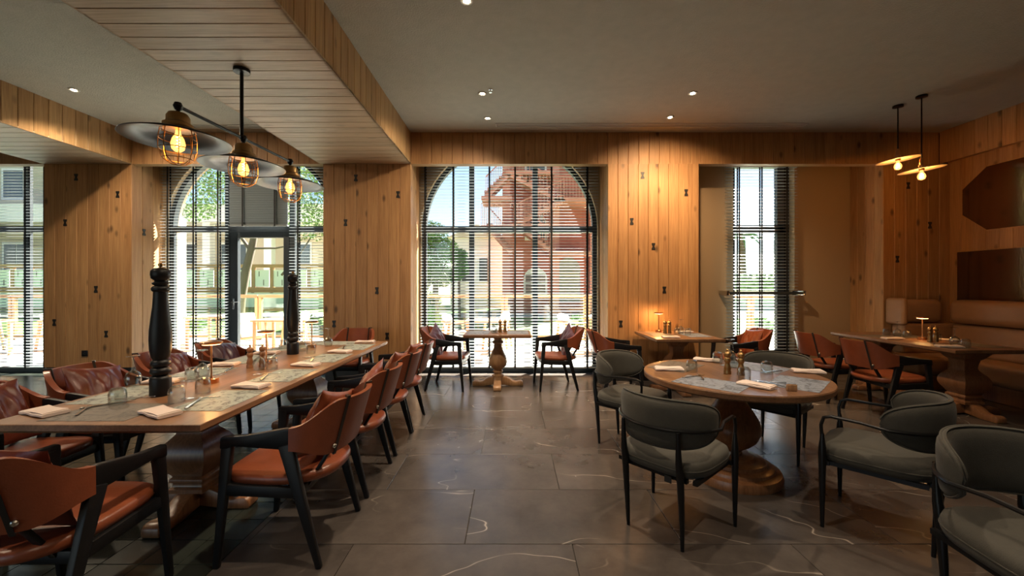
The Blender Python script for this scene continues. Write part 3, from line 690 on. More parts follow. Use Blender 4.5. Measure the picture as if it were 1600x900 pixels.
table('banquette_table', (5.02, 5.07, 0), .86, 1.66, 'dark walnut table in front of the tan corner banquette', ((0, -.52), (0, .5)), M_TABLE)
rt = empty('round_dining_table', RT); tag(rt, 'round walnut table on bulbous turned pedestal among velvet chairs', 'table')
MB().lathe([(.58, .695), (.615, .70), (.63, .712), (.632, .742), (.628, .75), (.02, .75)], 72).build('tabletop', M_TABLE, rt, angle=30)
MB().lathe([(.33, 0), (.335, .03), (.325, .06), (.30, .068), (.285, .07), (.28, .09), (.26, .10), (.235, .103), (.225, .125), (.20, .135), (.165, .137), (.15, .155), (.12, .162), (.075, .165)], 56).build('plinth', M_PED, rt, angle=35)
MB().lathe([(.075, .16), (.07, .185), (.085, .20), (.125, .225), (.168, .265), (.193, .315), (.198, .36), (.185, .415), (.155, .47), (.12, .52), (.095, .56), (.086, .60), (.09, .615), (.105, .622), (.105, .64), (.092, .648), (.092, .658), (.115, .668), (.115, .685), (.10, .697)], 40).build('pedestal', M_PED, rt, angle=35)
# ---- banquette: corner bench in tan leather
def roundbox(x0, x1, y0, y1, z0, z1, r): return MB().box(x0, x1, y0, y1, z0, z1), r
bq = empty('corner_banquette', (5.95, 5.5, 0)); tag(bq, 'tan leather corner banquette along the right wall', 'sofa')
def bqp(nm, x0, x1, y0, y1, z0, z1, r, mat=M_TAN):
    MB().box(x0-5.95, x1-5.95, y0-5.5, y1-5.5, z0, z1).build(nm, mat, bq, bevel=r, bseg=5, angle=50)
bqp('base', 5.86, 6.46, 3.0, 6.0, 0, .20, .01, M_PED); bqp('base', 5.58, 6.46, 5.55, 6.0, 0, .20, .01, M_PED)
for a, b in ((3.0, 4.40), (4.41, 5.80)):
    bqp('seat', 5.80, 6.34, a, min(b, 5.50), .20, .46, .075)
    bqp('lower_back', 6.20, 6.46, a, b, .44, .88, .06); bqp('upper_back', 6.14, 6.46, a, b, .89, 1.22, .10)
bqp('seat', 5.52, 6.44, 5.51, 5.99, .20, .46, .075)
bqp('lower_back', 5.56, 6.44, 5.81, 6.02, .44, .88, .05); bqp('upper_back', 5.57, 6.15, 5.81, 6.02, .89, 1.22, .09)
bqp('end_roll', 5.48, 5.57, 5.74, 6.03, .86, 1.24, .043)
# ---- bronze mirrors on the right wall
def wall_mirror(poly, label):
    m = empty('wall_mirror', (XR, sum(p[0] for p in poly)/len(poly), sum(p[1] for p in poly)/len(poly))); tag(m, label, 'mirror')
    cy, cz = m.location.y, m.location.z; pl = [(y-cy, z-cz) for y, z in poly]
    MB().prism(pl, -.034, -.022, 'x').build('mirror_panel', M_MIRROR, m, smooth=False)
    k = [(y*1.012, z*1.03) for y, z in pl]
    MB().prism(k, -.022, -.018, 'x').build('backing_frame', M_WALL, m, smooth=False)
wall_mirror([(5.88, 2.43), (5.88, 2.79), (5.58, 3.04), (3.9, 3.04), (3.6, 2.79), (3.6, 2.43), (3.9, 2.18), (5.58, 2.18)], 'bronze-tinted octagonal mirror high on the right timber wall')
wall_mirror([(5.95, 1.05), (5.95, 1.90), (3.5, 1.90), (3.5, 1.05)], 'bronze-tinted rectangular mirror above the banquette')
# ================================================================== LAMPS
def point(name, loc, power, col, size=.03, parent=None):
    l = bpy.data.lights.new(name, 'POINT'); l.energy = power; l.color = col; l.shadow_soft_size = size
    o = bpy.data.objects.new(name, l); COL.objects.link(o); o.location = loc
    if parent is not None: o.parent = parent
    return o
AMBER = (1.0, .50, .16)
def circle(r, z, n=24): return [(r*math.cos(2*PI*i/n), r*math.sin(2*PI*i/n), z) for i in range(n+1)]
pl = empty('caged_pendant_lamp', (-2.25, 3.41, 2.65)); tag(pl, 'black bar pendant with three zinc shades and brass caged bulbs', 'lamp')
pl.rotation_euler = (0, 0, math.radians(-4))
MB().tube([(0, 0, 0), (0, 0, ZH-2.65)], .014, 10).build('rod', M_BMETAL, pl)
MB().lathe([(.062, ZH-2.65-.001), (.062, ZH-2.65-.028), (.02, ZH-2.65-.034)], 24).build('ceiling_rose', M_BMETAL, pl)
MB().tube([(0, -.60, 0), (0, .66, 0)], .012, 10).lathe([(.0, -.02), (.02, -.012), (.024, 0), (.02, .012), (0, .02)], 12, cap=False).build('bar', M_BMETAL, pl)
for y in (-.60, .02, .66):
    kn = MB().lathe([(.001, .03), (.02, .024), (.03, 0), (.02, -.024), (.012, -.03), (.012, -.06)], 14, (0, y, 0)).build('knuckle', M_BMETAL, pl)
    sh = MB().lathe([(.075, -.155), (.11, -.165), (.20, -.19), (.31, -.232), (.312, -.236), (.308, -.238), (.20, -.197), (.11, -.173), (.075, -.163)], 48, (0, y, 0), cap=False).build('shade', M_SHADE, pl, angle=50)
    MB().lathe([(.018, -.04), (.055, -.052), (.068, -.075), (.07, -.115), (.088, -.125), (.09, -.145), (.105, -.158), (.10, -.166), (.03, -.166)], 28, (0, y, 0)).build('socket_cap', M_BRASS, pl, angle=35)
    cg = MB()
    for r, z in ((.098, -.17), (.106, -.23), (.106, -.30), (.086, -.365)): cg.tube([(a, b+y, c) for a, b, c in circle(r, z)], .0028, 5, cap=False)
    for i in range(8):
        a = 2*PI*i/8; cg.tube([(r*math.cos(a), y+r*math.sin(a), z) for r, z in ((.096, -.165), (.106, -.23), (.106, -.30), (.087, -.365), (.045, -.398), (.0, -.405))], .0028, 5)
    cg.build('cage', M_BRASS, pl)
    bu = MB().lathe([(.014, -.16), (.016, -.19), (.034, -.225), (.042, -.26), (.036, -.295), (.018, -.312), (.001, -.316)], 20, (0, y, 0), cap=False).build('bulb', M_BULBG, pl)
    MB().tube([(.010*math.cos(a*1.9), y+.010*math.sin(a*1.9), -.20-.08*a/12) for a in range(13)], .0035, 5).build('filament', M_BULB, bu)
    point('bulb_glow', (0, y, -.25), 0.9, AMBER, .035, pl)
for k, (px, py, d, lab) in enumerate(((1403, 250, 5.17, 'flat pale disc pendant over banquette table, left one on shorter cord'), (1440, 265, 4.9, 'flat pale disc pendant over banquette table, right one hanging lower'))):
    q = P(px, py, d); o = empty('disc_pendant_lamp', (q.x, q.y, q.z)); tag(o, lab, 'lamp', 'disc pendants over the banquette table'); h = ZC-q.z
    MB().lathe([(.055, h-.001), (.055, h-.022), (.012, h-.028)], 20).build('ceiling_rose', M_BMETAL, o)
    MB().tube([(0, 0, .12), (0, 0, h-.02)], .007, 8).build('cord', M_BMETAL, o)
    MB().lathe([(.008, .14), (.018, .12), (.018, .06), (.028, .05), (.028, .0), (.02, -.01)], 16).build('socket_cap', M_COPPER, o)
    sd = MB().lathe([(.02, .022), (.10, .018), (.213, .0), (.215, -.003), (.21, -.005), (.10, .010), (.02, .014)], 44, cap=False).build('shade', M_WHITESH, o, angle=50)
    sd.rotation_euler = (0, math.radians(-7), 0)
    b = MB().lathe([(.013, -.008), (.016, -.03), (.034, -.06), (.040, -.085), (.03, -.115), (.001, -.126)], 18, cap=False).build('bulb', M_BULBG, o)
    MB().tube([(.010*math.cos(a*1.9), .010*math.sin(a*1.9), -.04-.06*a/12) for a in range(13)], .0038, 5).build('filament', M_BULB, b)
    point('bulb_glow', (0, 0, -.075), 5, AMBER, .03, o)
# ---- small copper table lamps
def make_table_lamp():
    o = empty('copper_table_lamp')
    MB().lathe([(.045, 0), (.045, .03), (.042, .034), (.03, .034)], 24).build('base', M_COPPER, o, angle=35)
    MB().tube([(0, 0, .03), (0, 0, .05), (0, 0, .27)], [.012, .006, .006], 10).build('stem', M_COPPER, o)
    s = MB().lathe([(.012, .262), (.06, .268), (.066, .274), (.066, .280), (.06, .284), (.001, .287)], 28, cap=False).build('shade', M_COPPER, o, angle=40)
    MB().lathe([(.02, .2605), (.052, .2635), (.052, .2655), (.02, .2625)], 20).build('diffuser', M_GLOW, s)
    return o
TL = Pool(make_table_lamp())
for x, y, z, p, lab in ((-2.07, 2.82, .75, 1.2, 'slim copper table lamp beside the nearer giant mill'), (-2.10, 3.50, .75, 1.2, 'slim copper table lamp in the middle of the long table'),
                  (-2.16, 4.42, .75, 1.2, 'slim copper table lamp behind the farther giant mill'), (2.10, 5.86, .75, 5, 'lit copper table lamp against the knotty timber pier'),
                  (5.05, 5.04, .75, 2.0, 'lit copper table lamp on the banquette table')):
    TL.put((x, y, z), 0, lab, 'table lamp', 'copper table lamps'); point('lamp_glow', (x, y, z+.245), p, AMBER, .03)
# ================================================================== TABLEWARE
ZT = .7505
# giant black pepper mills
def make_giant_mill():
    o = empty('giant_pepper_mill')
    pr = [(.052, 0), (.054, .01), (.054, .10), (.05, .115), (.036, .122), (.05, .135), (.053, .148), (.05, .162), (.036, .172), (.048, .184), (.05, .197), (.046, .21), (.036, .218), (.046, .235), (.054, .28), (.057, .34), (.055, .40), (.048, .47), (.040, .54), (.036, .60), (.035, .63), (.044, .638), (.046, .65), (.042, .66), (.03, .668), (.04, .676), (.042, .685), (.03, .694)]
    MB().lathe(pr, 32).build('body', M_BLACKW, o, angle=50)
    MB().lathe([(.028, .69), (.03, .70), (.046, .712), (.05, .735), (.048, .757), (.036, .772), (.012, .778)], 28).build('head', M_BLACKW, o, angle=50)
    MB().lathe([(.008, .776), (.008, .785), (.013, .79), (.013, .80), (.006, .806)], 14).build('knob', M_BRASS, o)
    return o
GM = Pool(make_giant_mill())
GM.put((-2.145, 2.50, ZT), 0, 'tall black turned pepper mill standing on the near half of the long table', 'pepper mill', 'giant black pepper mills')
GM.put((-2.14, 4.00, ZT), 0, 'tall black turned pepper mill standing on the far half of the long table', 'pepper mill', 'giant black pepper mills')
# small mills
def make_small_mill(mat, nm):
    o = empty(nm)
    MB().lathe([(.026, 0), (.027, .02), (.022, .03), (.026, .04), (.018, .075), (.016, .085), (.022, .095), (.024, .11), (.02, .122), (.014, .128)], 20).build('body', mat, o, angle=50)
    MB().lathe([(.014, .127), (.024, .135), (.026, .15), (.02, .165), (.008, .17), (.007, .178), (.010, .182), (.004, .19)], 20).build('head', mat, o, angle=50)
    return o
SM = Pool(make_small_mill(M_PED, 'wooden_pepper_mill')); BM_ = Pool(make_small_mill(M_BRASS, 'brass_pepper_mill'))
for x, y, lab in ((-2.13, 3.33, 'small walnut mill left of its twin on the long table'), (-2.06, 3.38, 'small walnut mill right of its twin on the long table')):
    SM.put((x, y, ZT), 0, lab, 'pepper mill', 'small table mills')
for x, y, lab in ((1.63, 3.10, 'left brass mill in the middle of the round table'), (1.71, 3.06, 'right brass mill in the middle of the round table'),
                  (2.13, 5.70, 'left brass mill on the knotty-pier table'), (2.20, 5.72, 'right brass mill on the knotty-pier table'),
                  (4.95, 4.85, 'left brass mill on the banquette table'), (5.03, 4.86, 'right brass mill on the banquette table'),
                  (-.17, 5.86, 'left small mill on the arched-window table'), (-.10, 5.87, 'right small mill on the arched-window table')):
    BM_.put((x, y, ZT), 0, lab, 'pepper mill', 'small table mills')
# glasses, all standing upside down
def make_tumbler():
    return MB().lathe([(.040, 0), (.041, .03), (.041, .06), (.037, .082), (.026, .094), (.001, .097), (.001, .091), (.024, .088), (.034, .078), (.038, .058), (.038, .03), (.037, 0)], 28, cap=False).mesh('tumbler', M_CREAMGLASS, angle=60)
def make_wine():
    o = empty('wine_glass')
    MB().lathe([(.036, 0), (.044, .03), (.046, .055), (.036, .085), (.014, .103), (.004, .108), (.003, .103), (.012, .099), (.034, .082), (.0435, .055), (.0415, .03), (.0335, 0)], 28, cap=False).build('bowl', M_CREAMGLASS, o, angle=60)
    MB().lathe([(.006, .104), (.0042, .125), (.004, .175), (.006, .19), (.02, .195)], 14).build('stem', M_CREAMGLASS, o)
    MB().lathe([(.006, .193), (.034, .197), (.036, .199), (.034, .201), (.004, .202)], 28).build('foot', M_CREAMGLASS, o, angle=50)
    return o
TUM = make_tumbler(); WG = Pool(make_wine())
def tumbler(x, y, label, group):
    o = link('tumbler', TUM, None, (x, y, ZT)); return tag(o, label, 'glass', group)
def tz(px, py): q = onz(px, py, .75); return q.x, q.y
G1 = 'upturned glasses on the long table'
for px, py, lab in ((184, 632, 'upturned tumbler on the dark near-end placemat of the long table'), (276, 629, 'upturned tumbler right of the nearer giant mill'),
                    (317, 614, 'upturned tumbler in front of the nearest copper lamp'), (300, 595, 'upturned tumbler behind the tumbler by the nearest copper lamp'),
                    (425, 577, 'upturned tumbler by the wooden mills on the long table'), (486, 553, 'upturned tumbler right of the farther giant mill'), (442, 545, 'upturned tumbler left of the farther giant mill')):
    x, y = tz(px, py); tumbler(x, y, lab, G1)
for px, py, lab in ((208, 603, 'upturned stemmed wine glass left of the nearer giant mill'), (316, 590, 'upturned stemmed wine glass behind the nearest copper lamp'), (405, 578, 'upturned stemmed wine glass by the wooden mills'),
                    (513, 541, 'upturned stemmed wine glass near the far end of the long table'), (472, 549, 'upturned stemmed wine glass behind the farther giant mill')):
    x, y = tz(px, py); WG.put((x, y, ZT), 0, lab, 'glass', G1)
G2 = 'upturned glasses on the round table'
for px, py, lab in ((1081, 581, 'upturned tumbler on the left of the round table'), (1163, 594, 'upturned tumbler right of the brass mills on the round table'), (1198, 584, 'upturned tumbler on the right of the round table'), (1121, 567, 'upturned tumbler at the back of the round table')):
    x, y = tz(px, py); tumbler(x, y, lab, G2)
x, y = tz(1145, 574); WG.put((x, y, ZT), 0, 'upturned stemmed wine glass, front one at the centre of the round table', 'glass', G2)
x, y = tz(1141, 566); WG.put((x, y, ZT), 0, 'upturned stemmed wine glass, rear one at the centre of the round table', 'glass', G2)
G3 = 'upturned glasses on the banquette table'
for px, py, lab in ((1385, 524, 'upturned tumbler at the far left of the banquette table'), (1417, 528, 'upturned tumbler beside the brass mills on the banquette table'), (1464, 533, 'upturned tumbler right of the lamp on the banquette table'), (1509, 543, 'upturned tumbler at the near end of the banquette table')):
    x, y = tz(px, py); tumbler(x, y, lab, G3)
for px, py, lab in ((1402, 526, 'upturned stemmed wine glass at the far end of the banquette table'), (1492, 540, 'upturned stemmed wine glass at the near end of the banquette table')):
    x, y = tz(px, py); WG.put((x, y, ZT), 0, lab, 'glass', G3)
G4 = 'upturned glasses on the small tables'
tumbler(2.37, 5.52, 'upturned tumbler on the knotty-pier table, nearest of its glasses', G4); tumbler(2.26, 5.60, 'upturned tumbler on the knotty-pier table beside the mills', G4)
WG.put((2.34, 5.68, ZT), 0, 'upturned stemmed wine glass on the knotty-pier table', 'glass', G4)
WG.put((-.26, 5.80, ZT), 0, 'upturned stemmed wine glass on the arched-window table', 'glass', G4)
tumbler(-.24, 5.70, 'upturned tumbler on the arched-window table', G4)
# placemats, napkins, knives and forks
def mat_mesh(mat):
    n = 14; ed = []; r = random.Random(3)
    for i in range(n): ed.append((-.215+.43*i/n, -.15+r.uniform(-.002, .002)))
    for i in range(n): ed.append((.215, -.15+.30*i/n))
    for i in range(n): ed.append((.215-.43*i/n, .15+r.uniform(-.002, .002)))
    for i in range(n): ed.append((-.215, .15-.30*i/n))
    return MB().prism(ed, 0, .0015, 'z').mesh('placemat', mat, smooth=False)
MAT_L, MAT_D, MAT_G = mat_mesh(M_MATL), mat_mesh(M_MATD), mat_mesh(M_MATG)
def napkin_mesh():
    mb = MB(); prof = []
    lay = 3; t = .0055; L = .105
    def f(sg):
        def g(u, v):
            x = -.055+.11*u; y = -L+2*L*v
            e = min(1, min(u, 1-u)*7)**.5
            z = .009+sg*(.0085*(.55+.45*e))+.0012*math.sin(y*60+x*20)
            return Vector((x+.002*math.sin(y*40), y, max(.0005, z)))
        return g
    mb.shell(f(1), f(-1), 12, 16)
    me = mb.mesh('napkin', M_LINEN, angle=60); return me
NAP = napkin_mesh()
def flap_mesh():
    return MB().shell(lambda u, v: Vector((-.05+.1*u, -.098+.19*v, .0195+.003*math.sin(v*5+u*2))), lambda u, v: Vector((-.05+.1*u, -.098+.19*v, .0165+.003*math.sin(v*5+u*2))), 8, 10).mesh('folded_flap', M_LINEN)
FLAP = flap_mesh()
def fork_mesh():
    mb = MB()
    mb.bar((0, -.10, .004), (0, .03, .005), .014, .003, .006, .003)
    mb.bar((0, .03, .005), (0, .05, .004), .006, .003, .022, .002)
    for k in range(4): x = -.009+.006*k; mb.bar((x, .05, .004), (x*.95, .095, .006), .0035, .002, .002, .0015)
    return mb.mesh('fork', M_STEEL, bevel=.0006, bseg=1)
def knife_mesh():
    mb = MB(); mb.bar((0, -.115, .004), (0, 0, .004), .015, .006, .011, .005)
    mb.prism([(-.006, 0), (.006, 0), (.009, .05), (.008, .09), (.0, .112), (-.006, .10)], .003, .005, 'z')
    return mb.mesh('knife', M_STEEL, bevel=.0008, bseg=1)
FORK, KNIFE = fork_mesh(), knife_mesh()
def setting(mx, my, ang, where, mat, nx, ny, nang, group, cut=None, forkxy=None):
    """ang/nang: heading in degrees of each thing's long side."""
    if mat is not None: tag(link('placemat', mat, None, (mx, my, ZT-.0003), math.radians(ang)), 'printed paper placemat at ' + where, 'placemat', group+' placemats')
    if nx is not None:
        nk = empty('napkin', (nx, ny, ZT+.002), math.radians(nang)); tag(nk, 'folded blush napkin at ' + where, 'napkin', group+' napkins')
        link('cloth', NAP, nk); link('folded_flap', FLAP, nk, (.001, .002, 0))
    if cut is not None:
        kx, ky, ka, fx, fy, fa = cut
        tag(link('knife', KNIFE, None, (kx, ky, ZT+.0025), math.radians(ka)), 'steel knife at ' + where, 'cutlery', group+' cutlery')
        tag(link('fork', FORK, None, (fx, fy, ZT+.003), math.radians(fa)), 'steel fork at ' + where, 'cutlery', group+' cutlery')
for k, (d, w) in enumerate(((2.40, 'nearest'), (3.06, 'second'), (3.78, 'third'), (4.46, 'farthest'))):
    setting(-1.70, d, 90, 'the %s aisle-side seat of the long table' % w, MAT_L, -1.72+(-.11 if k == 0 else 0), d-.36+(.09 if k == 0 else 0), 62 if k == 0 else 78, 'long table', (-1.80, d-.08, 20, -1.84, d+.02, 110))
for k, (d, w) in enumerate(((2.52, 'nearest'), (3.12, 'second'), (3.72, 'third'), (4.42, 'farthest'))):
    setting(-2.37, d, 90, 'the %s left-side seat of the long table' % w, MAT_L, -2.41, d+.31, 96, 'long table', (-2.24, d+.12, 200, -2.22, d-.1, -70))
setting(-2.13, 2.17, 0, 'the near end of the long table', MAT_D, -2.44, 2.14, 70, 'long table', (-2.26, 2.30, -40, -2.28, 2.18, 30))
setting(-2.03, 4.75, 0, 'the far end of the long table', MAT_L, -1.72, 4.80, 95, 'long table')
# round table: four settings
for k, (a, w, cut) in enumerate(((225, 'front left', 1), (135, 'back left', 0), (38, 'back right', 1), (-45, 'front right', 1))):
    ar = math.radians(a); c, s = math.cos(ar), math.sin(ar); cx, cy = RT.x+.42*c, RT.y+.42*s
    tx, ty = -s, c
    npx, npy, na = ((1182, 604, 35), (1045, 578, 80), (1262, 582, 72), (1104, 564, 60))[(0, 1, 3, 2)[k]]
    nx, ny = tz(npx, npy)
    setting(cx, cy, a+90, 'the %s place of the round table' % w, MAT_G if k != 1 else MAT_D, nx, ny, na, 'round table',
            (RT.x+.30*c-tx*.16, RT.y+.30*s-ty*.16, a+70, RT.x+.28*c-tx*.12, RT.y+.28*s-ty*.12, a+120) if cut else None)
bk = empty('wooden_card_block', (*tz(1237, 611), ZT), math.radians(-10)); tag(bk, 'small orange-brown wooden block on the round table edge', 'card holder')
MB().box(-.028, .028, -.012, .012, 0, .042).build('block', M_PEDL, bk, bevel=.003); MB().box(-.024, .024, -.002, .002, .042, .044).build('slot', M_BLACK, bk, smooth=False)
# banquette table and small tables
setting(4.78, 4.55, 90, 'the near seat of the banquette table', MAT_D, 4.74, 4.44, 70, 'banquette table')
setting(4.82, 5.35, 90, 'the far seat of the banquette table', MAT_D, 4.74, 5.10, 85, 'banquette table')
setting(5.22, 4.60, 90, 'the wall-side seat of the banquette table', MAT_D, None, None, 0, 'banquette table')
setting(5.22, 5.40, 90, 'the wall-side far seat of the banquette table', MAT_D, 5.28, 4.98, 60, 'banquette table')
setting(2.02, 5.60, 90, 'the left seat of the knotty-pier table', MAT_D, 2.03, 5.24, 85, 'pier table')
setting(2.46, 5.52, 90, 'the right seat of the knotty-pier table', MAT_G, 2.46, 5.84, 95, 'pier table')
setting(-.47, 5.83, 90, 'the left seat of the arched-window table', MAT_G, None, None, 0, 'window table')
setting(.08, 5.83, 90, 'the right seat of the arched-window table', MAT_G, None, None, 0, 'window table')
# ================================================================== OUTSIDE
M_PAVE = plain('terrace_paving', (.68, .65, .60), 0.8, bump=0.1, bscale=20, var=0.08)
M_GRASS = plain('lawn_grass', (.09, .17, .03), 0.9, bump=0.6, bscale=60, var=0.3)
M_ROAD = plain('pale_road', (.50, .48, .45), 0.9)
M_RAIL = wood('rail_timber', (.33, .16, .07), (.50, .27, .13), r=0.6, axis=0, freq=6)
M_TEAK = wood('teak', (.40, .21, .10), (.55, .32, .16), r=0.5, axis=2, freq=6)
M_BRICK = plain('red_render', (.42, .125, .085), 0.85, bump=0.3, bscale=30, var=0.12)
M_PINK = plain('pink_steel', (.52, .19, .14), 0.6)
M_WALLW = plain('white_render', (.78, .76, .72), 0.8)
M_BEIGE = plain('beige_render', (.55, .47, .35), 0.85, var=0.06, bscale=10)
M_DGLASS = plain('dark_glazing', (.06, .07, .08), 0.12)
M_BARK = plain('bark', (.12, .09, .07), 0.95, bump=0.9, bscale=25, var=0.3)
M_LEAF = plain('leaf_green', (.14, .25, .045), 0.7, var=0.35, bscale=8)
M_LEAFD = plain('pine_green', (.075, .16, .04), 0.75, var=0.35, bscale=8)
M_CUSH = plain('white_cushion', (.78, .77, .75), 0.85)
M_ROOF = plain('roof_grey', (.25, .22, .20), 0.8)
structure(MB().box(-16, 14, 6.95, 11.3, -.14, -.03).build('terrace_floor', M_PAVE, smooth=False))
structure(MB().box(-60, 60, 11.3, 120, -.40, -.20).build('lawn_ground', M_GRASS, smooth=False))
structure(MB().box(-60, 60, 20.5, 23.5, -.2, -.16).build('road_ground', M_ROAD, smooth=False))
# terrace railing, bay by bay
YRL = 11.0
def rail_bay(x0, x1, lab):
    r = empty('terrace_railing', ((x0+x1)/2, YRL, -.03)); tag(r, lab, 'railing', 'timber and glass terrace railing bays'); w = x1-x0
    MB().box(-w/2-.04, -w/2+.04, -.04, .04, 0, 1.12).build('post', M_TEAK, r, smooth=False, bevel=.005, bseg=1)
    MB().box(w/2-.04, w/2+.04, -.04, .04, 0, 1.12).build('post', M_TEAK, r, smooth=False, bevel=.005, bseg=1)
    MB().box(-w/2-.04, w/2+.04, -.06, .06, 1.12, 1.20).build('top_rail', M_RAIL, r, smooth=False, bevel=.006, bseg=1)
    MB().box(-w/2+.04, w/2-.04, -.03, .03, .06, .12).build('bottom_rail', M_RAIL, r, smooth=False)
    MB().box(-w/2+.04, w/2-.04, -.006, .006, .12, 1.12).build('glass_panel', M_GREENP, r, smooth=False)
NAMES = ('leftmost', 'second', 'third', 'fourth', 'fifth', 'sixth', 'seventh', 'eighth', 'ninth', 'tenth', 'eleventh')
xs = [-15.6+2.2*i for i in range(12)]
for i in range(11): rail_bay(xs[i]+.05, xs[i+1]-.05, 'timber and glass terrace railing bay, %s from the left' % NAMES[i])
# outdoor armchairs and tables
def make_out_chair():
    c = empty('outdoor_armchair')
    for sx in (-1, 1):
        MB().bar((sx*.29, .26, 0), (sx*.27, .20, .64), .04, .05).build('leg', M_TEAK, c, bevel=.01); MB().bar((sx*.28, -.30, 0), (sx*.26, -.20, .66), .04, .05).build('leg', M_TEAK, c, bevel=.01)
        MB().bar((sx*.27, .24, .65), (sx*.26, -.26, .67), .05, .035).build('armrest', M_TEAK, c, bevel=.01)
    MB().box(-.27, .27, -.25, .24, .30, .35).build('seat_frame', M_TEAK, c, bevel=.008)
    MB().bar((-.26, -.26, .66), (.26, -.26, .66), .04, .06, side=(0, 1, 0)).build('back_rail', M_TEAK, c, bevel=.01)
    MB().box(-.26, .26, -.22, .25, .35, .46).build('seat_cushion', M_CUSH, c, bevel=.04, bseg=3)
    MB().box(-.25, .25, -.07, .07, -.2, .2).build('back_cushion', M_CUSH, c, (0, -.17, .64), bevel=.05, bseg=3).rotation_euler = (math.radians(14), 0, 0)
    return c
OC = Pool(make_out_chair())
def out_table(x, y, lab):
    t = empty('outdoor_table', (x, y, -.03)); tag(t, lab, 'table', 'teak terrace tables')
    MB().box(-.40, .40, -.40, .40, .70, .74).build('tabletop', M_TEAK, t, bevel=.006)
    for a in (-1, 1):
        for b in (-1, 1): MB().bar((a*.34, b*.34, 0), (a*.34, b*.34, .70), .055, .055).build('leg', M_TEAK, t, bevel=.006)
for x, y, f, lab in ((-5.75, 8.9, -30, 'teak outdoor armchair with white cushions seen through the glazed door, left one'), (-5.15, 9.75, 200, 'teak outdoor armchair with white cushions seen through the glazed door, right one'),
                     (-1.2, 8.8, 20, 'white cushioned outdoor armchair outside the arched window, leftmost'), (-.35, 9.4, 170, 'white cushioned outdoor armchair outside behind the window table'), (1.3, 8.9, 10, 'white cushioned outdoor armchair outside behind the right window chair'),
                     (-7.5, 8.6, 30, 'outdoor armchair outside left of the glazed door'), (-10.2, 9.3, 0, 'outdoor armchair outside the far left window, nearer the pier'), (-11.8, 9.0, 180, 'outdoor armchair outside the far left window, nearer the picture edge')):
    OC.put((x, y, -.03), math.radians(f-90), lab, 'chair', 'teak terrace armchairs')
for x, y, lab in ((-4.95, 8.75, 'teak terrace table outside the glazed door'), (-.55, 8.5, 'teak terrace table outside left of the window table'), (2.1, 9.3, 'teak terrace table outside the arched window, right of the others'), (-7.0, 9.6, 'teak terrace table outside left of the door'), (-10.8, 8.2, 'teak terrace table outside the far left window')):
    out_table(x, y, lab)
# trees: trunk, branches and leaves
def tree(name, base, trunk, branches, clumps, leaf, nleaf, lsize, lab, seed=1):
    r = random.Random(seed); t = empty(name, base); tag(t, lab, 'tree'); b = Vector(base)
    MB().tube([Vector(p)-b for p, _ in trunk], [q for _, q in trunk], 12).build('trunk', M_BARK, t, angle=80)
    for br in branches: MB().tube([Vector(p)-b for p, _ in br], [q for _, q in br], 7).build('branch', M_BARK, t, angle=80)
    vs, fs = [], []; tot = sum(c[1]**2 for c in clumps)
    for c, rad in clumps:
        c = Vector(c)-b
        for _ in range(int(nleaf*rad*rad/tot)):
            d = Vector((r.gauss(0, 1), r.gauss(0, 1), r.gauss(0, 1))).normalized()*rad*(r.random()**.4); d.z *= .8
            p = c+d; u = Vector((r.gauss(0, 1), r.gauss(0, 1), r.gauss(0, 1))).normalized(); w = u.orthogonal().normalized(); s = lsize*r.uniform(.6, 1.3); k = len(vs)
            vs += [p-u*s, p+w*s*.4, p+u*s, p-w*s*.4]; fs.append((k, k+1, k+2, k+3))
    o = MB().add(vs, fs).build('foliage', leaf, t, smooth=False); o['kind'] = 'stuff'
D1 = 16.5
def Q(px, py, d=D1): return tuple(P(px, py, d))
tree('leaning_tree', tuple(P(372, 506, D1)), [(Q(372, 506), .21), (Q(376, 470), .18), (Q(384, 425), .16), (Q(394, 385), .14), (Q(400, 355), .12), (Q(402, 310), .09), (Q(398, 250), .06)],
     [[(Q(392, 392), .08), (Q(378, 372), .06), (Q(355, 362), .035)], [(Q(398, 368), .07), (Q(425, 352), .05), (Q(455, 330), .03)], [(Q(392, 388), .05), (Q(430, 388), .04), (Q(470, 380), .02)], [(Q(402, 330), .06), (Q(370, 300), .04), (Q(330, 290), .02)],
      [(Q(440, 430, D1+1), .05), (Q(470, 395, D1+1), .04), (Q(500, 350, D1+1), .02)]],
     [(Q(330, 300), .9), (Q(360, 260), 1.2), (Q(475, 300), 1.3), (Q(485, 350), .9), (Q(430, 240), 1.4), (Q(400, 190), 1.6), (Q(310, 330), .6), (Q(500, 260), 1.2)], M_LEAF, 9000, .075, 'leaning tree with pale bark seen through the glazed door', 4)
D2 = 19.0
tree('round_pine', tuple(P(680, 500, D2)), [(Q(680, 500, D2), .15), (Q(681, 430, D2), .12), (Q(680, 370, D2), .07)], [[(Q(681, 440, D2), .06), (Q(700, 405, D2), .03)], [(Q(681, 430, D2), .06), (Q(662, 400, D2), .03)]],
     [(Q(676, 365, D2), .75), (Q(660, 385, D2), .7), (Q(694, 392, D2), .75), (Q(668, 415, D2), .75), (Q(690, 430, D2), .7), (Q(655, 440, D2), .6), (Q(672, 470, D2), .55)], M_LEAF, 9000, .07, 'rounded green pine outside the left of the arched window', 7)
tree('small_leafy_tree', tuple(P(718, 507, 17)), [(Q(718, 507, 17), .07), (Q(717, 430, 17), .05), (Q(718, 405, 17), .03)], [[(Q(717, 435, 17), .03), (Q(724, 415, 17), .015)]],
     [(Q(717, 400, 17), .4), (Q(722, 420, 17), .4), (Q(712, 430, 17), .35)], M_LEAFD, 2500, .06, 'small dark green tree before the white house outside', 9)
